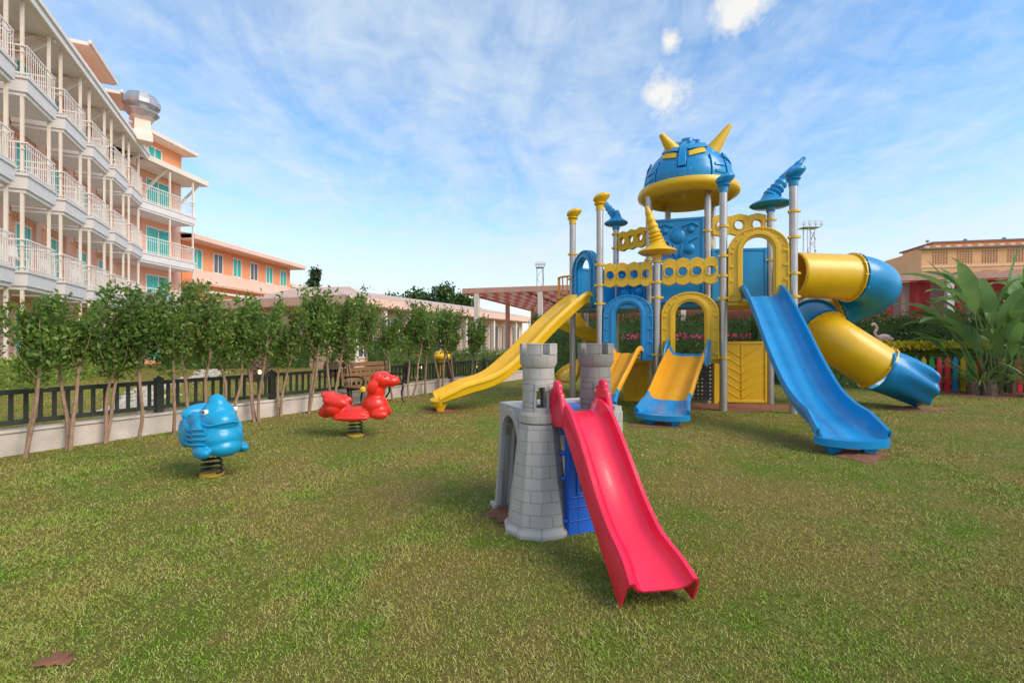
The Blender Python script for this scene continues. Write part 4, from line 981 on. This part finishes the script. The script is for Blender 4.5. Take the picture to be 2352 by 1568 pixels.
# slides
def chute_sec(w2, hw, t=.03, flare=0):
    def f(u, p):
        k = w2+flare*max(0, u-.8)/.2; h = hw*(1-.35*max(0, u-.85)/.15)
        up = [(-k-.05, h-.09), (-k-.055, h-.02), (-k-.03, h+.01), (-k, h), (-k+.015, h*.6), (-k+.05, h*.2), (-k+.12, .02), (-k*.35, .0), (-k*.3, .012), (0, .012), (k*.3, .012), (k*.35, 0), (k-.12, .02), (k-.05, h*.2), (k-.015, h*.6), (k, h), (k+.03, h+.01), (k+.055, h-.02), (k+.05, h-.09)]
        dn = [(k+.03, h-.09), (k+.035, h-.03), (k+.02, h-.02), (k+.015, h-.04), (k+.01, h*.5), (k-.02, h*.1-.02), (k-.12, -.03), (k*.35, -.05), (k*.3, -.04), (0, -.04), (-k*.3, -.04), (-k*.35, -.05), (-k+.12, -.03), (-k+.02, h*.1-.02), (-k-.01, h*.5), (-k-.015, h-.04), (-k-.02, h-.02), (-k-.035, h-.03), (-k-.03, h-.09)]
        return up+dn
    return f
def slide(pts, w2, hw, cols, flare=.03, cuts=None, feet=True):
    path = cr(pts, 8); n = len(path); cuts = cuts or [0, 1]; f = chute_sec(w2, hw, flare=flare)
    for i, c in enumerate(cols):
        a, b = int(cuts[i]*(n-1)), int(cuts[i+1]*(n-1)); m = MB(); seg = path[a:b+1]
        m.sweep(seg, lambda u, p: f((a+u*(b-a))/(n-1), p))
        if i == len(cols)-1:
            p = Vector(path[-1]); d = Vector(path[-1])-Vector(path[-3]); d.z = 0; d.normalize(); sdv = Vector((-d.y, d.x, 0))
            k = w2+flare+.05; L = [p-d*.02+sdv*k*math.cos(t)+d*.16*math.sin(t)+Vector((0, 0, .02-.03*math.sin(t))) for t in [math.pi*j/12 for j in range(13)]]
            vs = [v for q in L for v in (q+Vector((0, 0, .02)), q-Vector((0, 0, .07)))]
            kk = len(vs); vs += [p+Vector((0, 0, .01)), p-Vector((0, 0, .05))]
            fs = [(2*j, 2*j+2, 2*j+3, 2*j+1) for j in range(12)]+[(2*j, kk, 2*j+2) for j in range(12)]+[(2*j+1, 2*j+3, kk+1) for j in range(12)]
            m.add(vs, fs)
            if feet:
                for s in (-.6, .6):
                    q = p+sdv*s*w2-d*.03; m.add([(q.x-.05, q.y-.03, 0), (q.x+.05, q.y-.03, 0), (q.x+.05, q.y+.03, 0), (q.x-.05, q.y+.03, 0), (q.x-.12, q.y-.05, p.z-.03), (q.x+.12, q.y-.05, p.z-.03), (q.x+.12, q.y+.05, p.z-.03), (q.x-.12, q.y+.05, p.z-.03)], [(0, 3, 2, 1), (4, 5, 6, 7), (0, 1, 5, 4), (1, 2, 6, 5), (2, 3, 7, 6), (3, 0, 4, 7)])
        m.obj('slide', c, PS, ang=50)
slide([(4.90, 9.50, 2.26), (4.86, 9.25, 2.22), (4.72, 8.5, 1.62), (4.56, 7.75, 1.0), (4.44, 7.15, .57), (4.36, 6.7, .37), (4.28, 6.3, .28), (4.20, 5.92, .18)], .33, .22, [BLU], .04)
slide([(1.72, 11.05, 2.24), (1.50, 10.98, 2.22), (.81, 10.65, 1.63), (.22, 10.35, 1.03), (-.36, 10.06, .56), (-.95, 9.84, .36), (-1.50, 9.66, .20)], .34, .24, [YEL], .03)
slide([(3.66, 9.86, 1.10), (3.58, 9.72, 1.12), (3.25, 9.25, .80), (2.95, 8.8, .45), (2.72, 8.42, .26), (2.5, 8.0, .17)], .34, .17, [BLU, ORY, BLU], .06, [0, .24, .72, 1])
slide([(2.48, 10.25, 1.10), (2.38, 10.1, 1.12), (2.1, 9.72, .75), (1.82, 9.36, .4), (1.62, 9.05, .2)], .28, .16, [ORY, BLU], .04, [0, .8, 1])
for s in (-1, 1):
    m = MB(); c = Vector((3.62, 9.80, 0)); d = Vector((-.55, -.83, 0)); n_ = Vector((-.83, .55, 0))*s*.38
    poly = [(-.05, 1.0), (-.05, 1.42), (.1, 1.46), (.28, 1.32), (.42, 1.16), (.5, .95), (.3, .9)]
    vs = [tuple(c+n_*q+d*x+Vector((0, 0, z))) for q in (1.0, 1.12) for x, z in poly]; k = len(poly)
    m.add(vs, [tuple(range(k)), tuple(range(k, 2*k))[::-1]]+[(i, (i+1) % k, k+(i+1) % k, k+i) for i in range(k)]); m.obj('slide_side', BLU, PS, bevel=.02)
sp_ = []
for i in range(26):
    a = rad(90+i*17); sp_.append((2.0+.52*math.cos(a), 13.0+.52*math.sin(a), 2.25-i*.078))
m = MB(); m.sweep(sp_, chute_sec(.3, .3)); m.obj('spiral_slide', YEL, PS, ang=50)
m = MB()
for i in range(13):
    a = rad(160+i*18); x, y = 1.75+.5*math.cos(a), 12.9+.5*math.sin(a); m.cyl((x, y, 2.55), (x, y, 3.1), .018, n=8)
for z in (2.55, 3.1): m.tube([(1.75+.5*math.cos(rad(155+i*10)), 12.9+.5*math.sin(rad(155+i*10)), z) for i in range(24)], .028, 8)
m.obj('curved_railing', ORY, PS)
# tube slide
ctr = [(6.0, 10.25, 2.82), (6.6, 10.27, 2.80), (7.1, 10.28, 2.78), (7.55, 10.32, 2.74), (7.95, 10.52, 2.62), (8.12, 10.9, 2.48), (7.95, 11.32, 2.3), (7.55, 11.5, 2.12), (7.13, 11.32, 1.95), (6.95, 10.9, 1.74), (7.0, 10.58, 1.52), (7.2, 10.36, 1.28), (7.5, 10.25, 1.04), (7.8, 10.18, .82)]
tp = cr(ctr, 8); n = len(tp)
for (a, b, c) in ((0, .185, YEL), (.185, .50, BLU), (.50, .64, YEL), (.64, .74, BLU), (.74, 1, YEL)):
    i0, i1 = int(a*(n-1)), int(b*(n-1)); m = MB(); m.tube(tp[i0:i1+1], .48, 36, cap=False); o = m.obj('tube_slide', c, PS, ang=60)
    so_ = o.modifiers.new('s', 'SOLIDIFY'); so_.thickness = .03
    for ii in (i0, i1):
        if ii in (0,): continue
        p = Vector(tp[ii]); t = (Vector(tp[min(ii+1, n-1)])-Vector(tp[ii-1])).normalized()
        m = MB(); off = .02 if ii == i0 else -.05
        m.tube([p+t*off, p+t*(off+.025)], .525, 36)
        sdv = t.cross(Vector((0, 0, 1))).normalized(); nn = sdv.cross(t)
        for k in range(12):
            aa = 2*math.pi*k/12; q = p+(sdv*math.cos(aa)+nn*math.sin(aa))*.505; m.cyl(q+t*(off-.02), q+t*(off+.045), .018, n=6)
        m.obj('flange', c, PS)
# flared exit
m = MB(); p0 = Vector(tp[-1])-Vector((.04, 0, 0)); d = Vector((.93, -.2, -.32)).normalized(); sdv = d.cross(Vector((0, 0, 1))).normalized(); nn = sdv.cross(d)
rows = 12; nc = 61; vs = []
for i in range(rows):
    t = i/(rows-1)
    for j in range(nc):
        u = j/(nc-1)*2-1; a = -math.pi/2-math.pi*u*(1-.30*t)
        r = (.50+.18*t**1.4)*(1+.055*t*math.cos(u*math.pi*7))
        q = p0+d*(t*.62)+(sdv*math.cos(a)*1.05+nn*math.sin(a)*(.95-.22*t))*r
        q += d*(.30*t*math.cos(u*1.4)); q.z = max(q.z, .02); vs.append(q)
m.add(vs, [(i*nc+j, i*nc+j+1, (i+1)*nc+j+1, (i+1)*nc+j) for i in range(rows-1) for j in range(nc-1)])
o = m.obj('slide_exit', BLU, PS, ang=60); q_ = o.modifiers.new('s', 'SOLIDIFY'); q_.thickness = .035
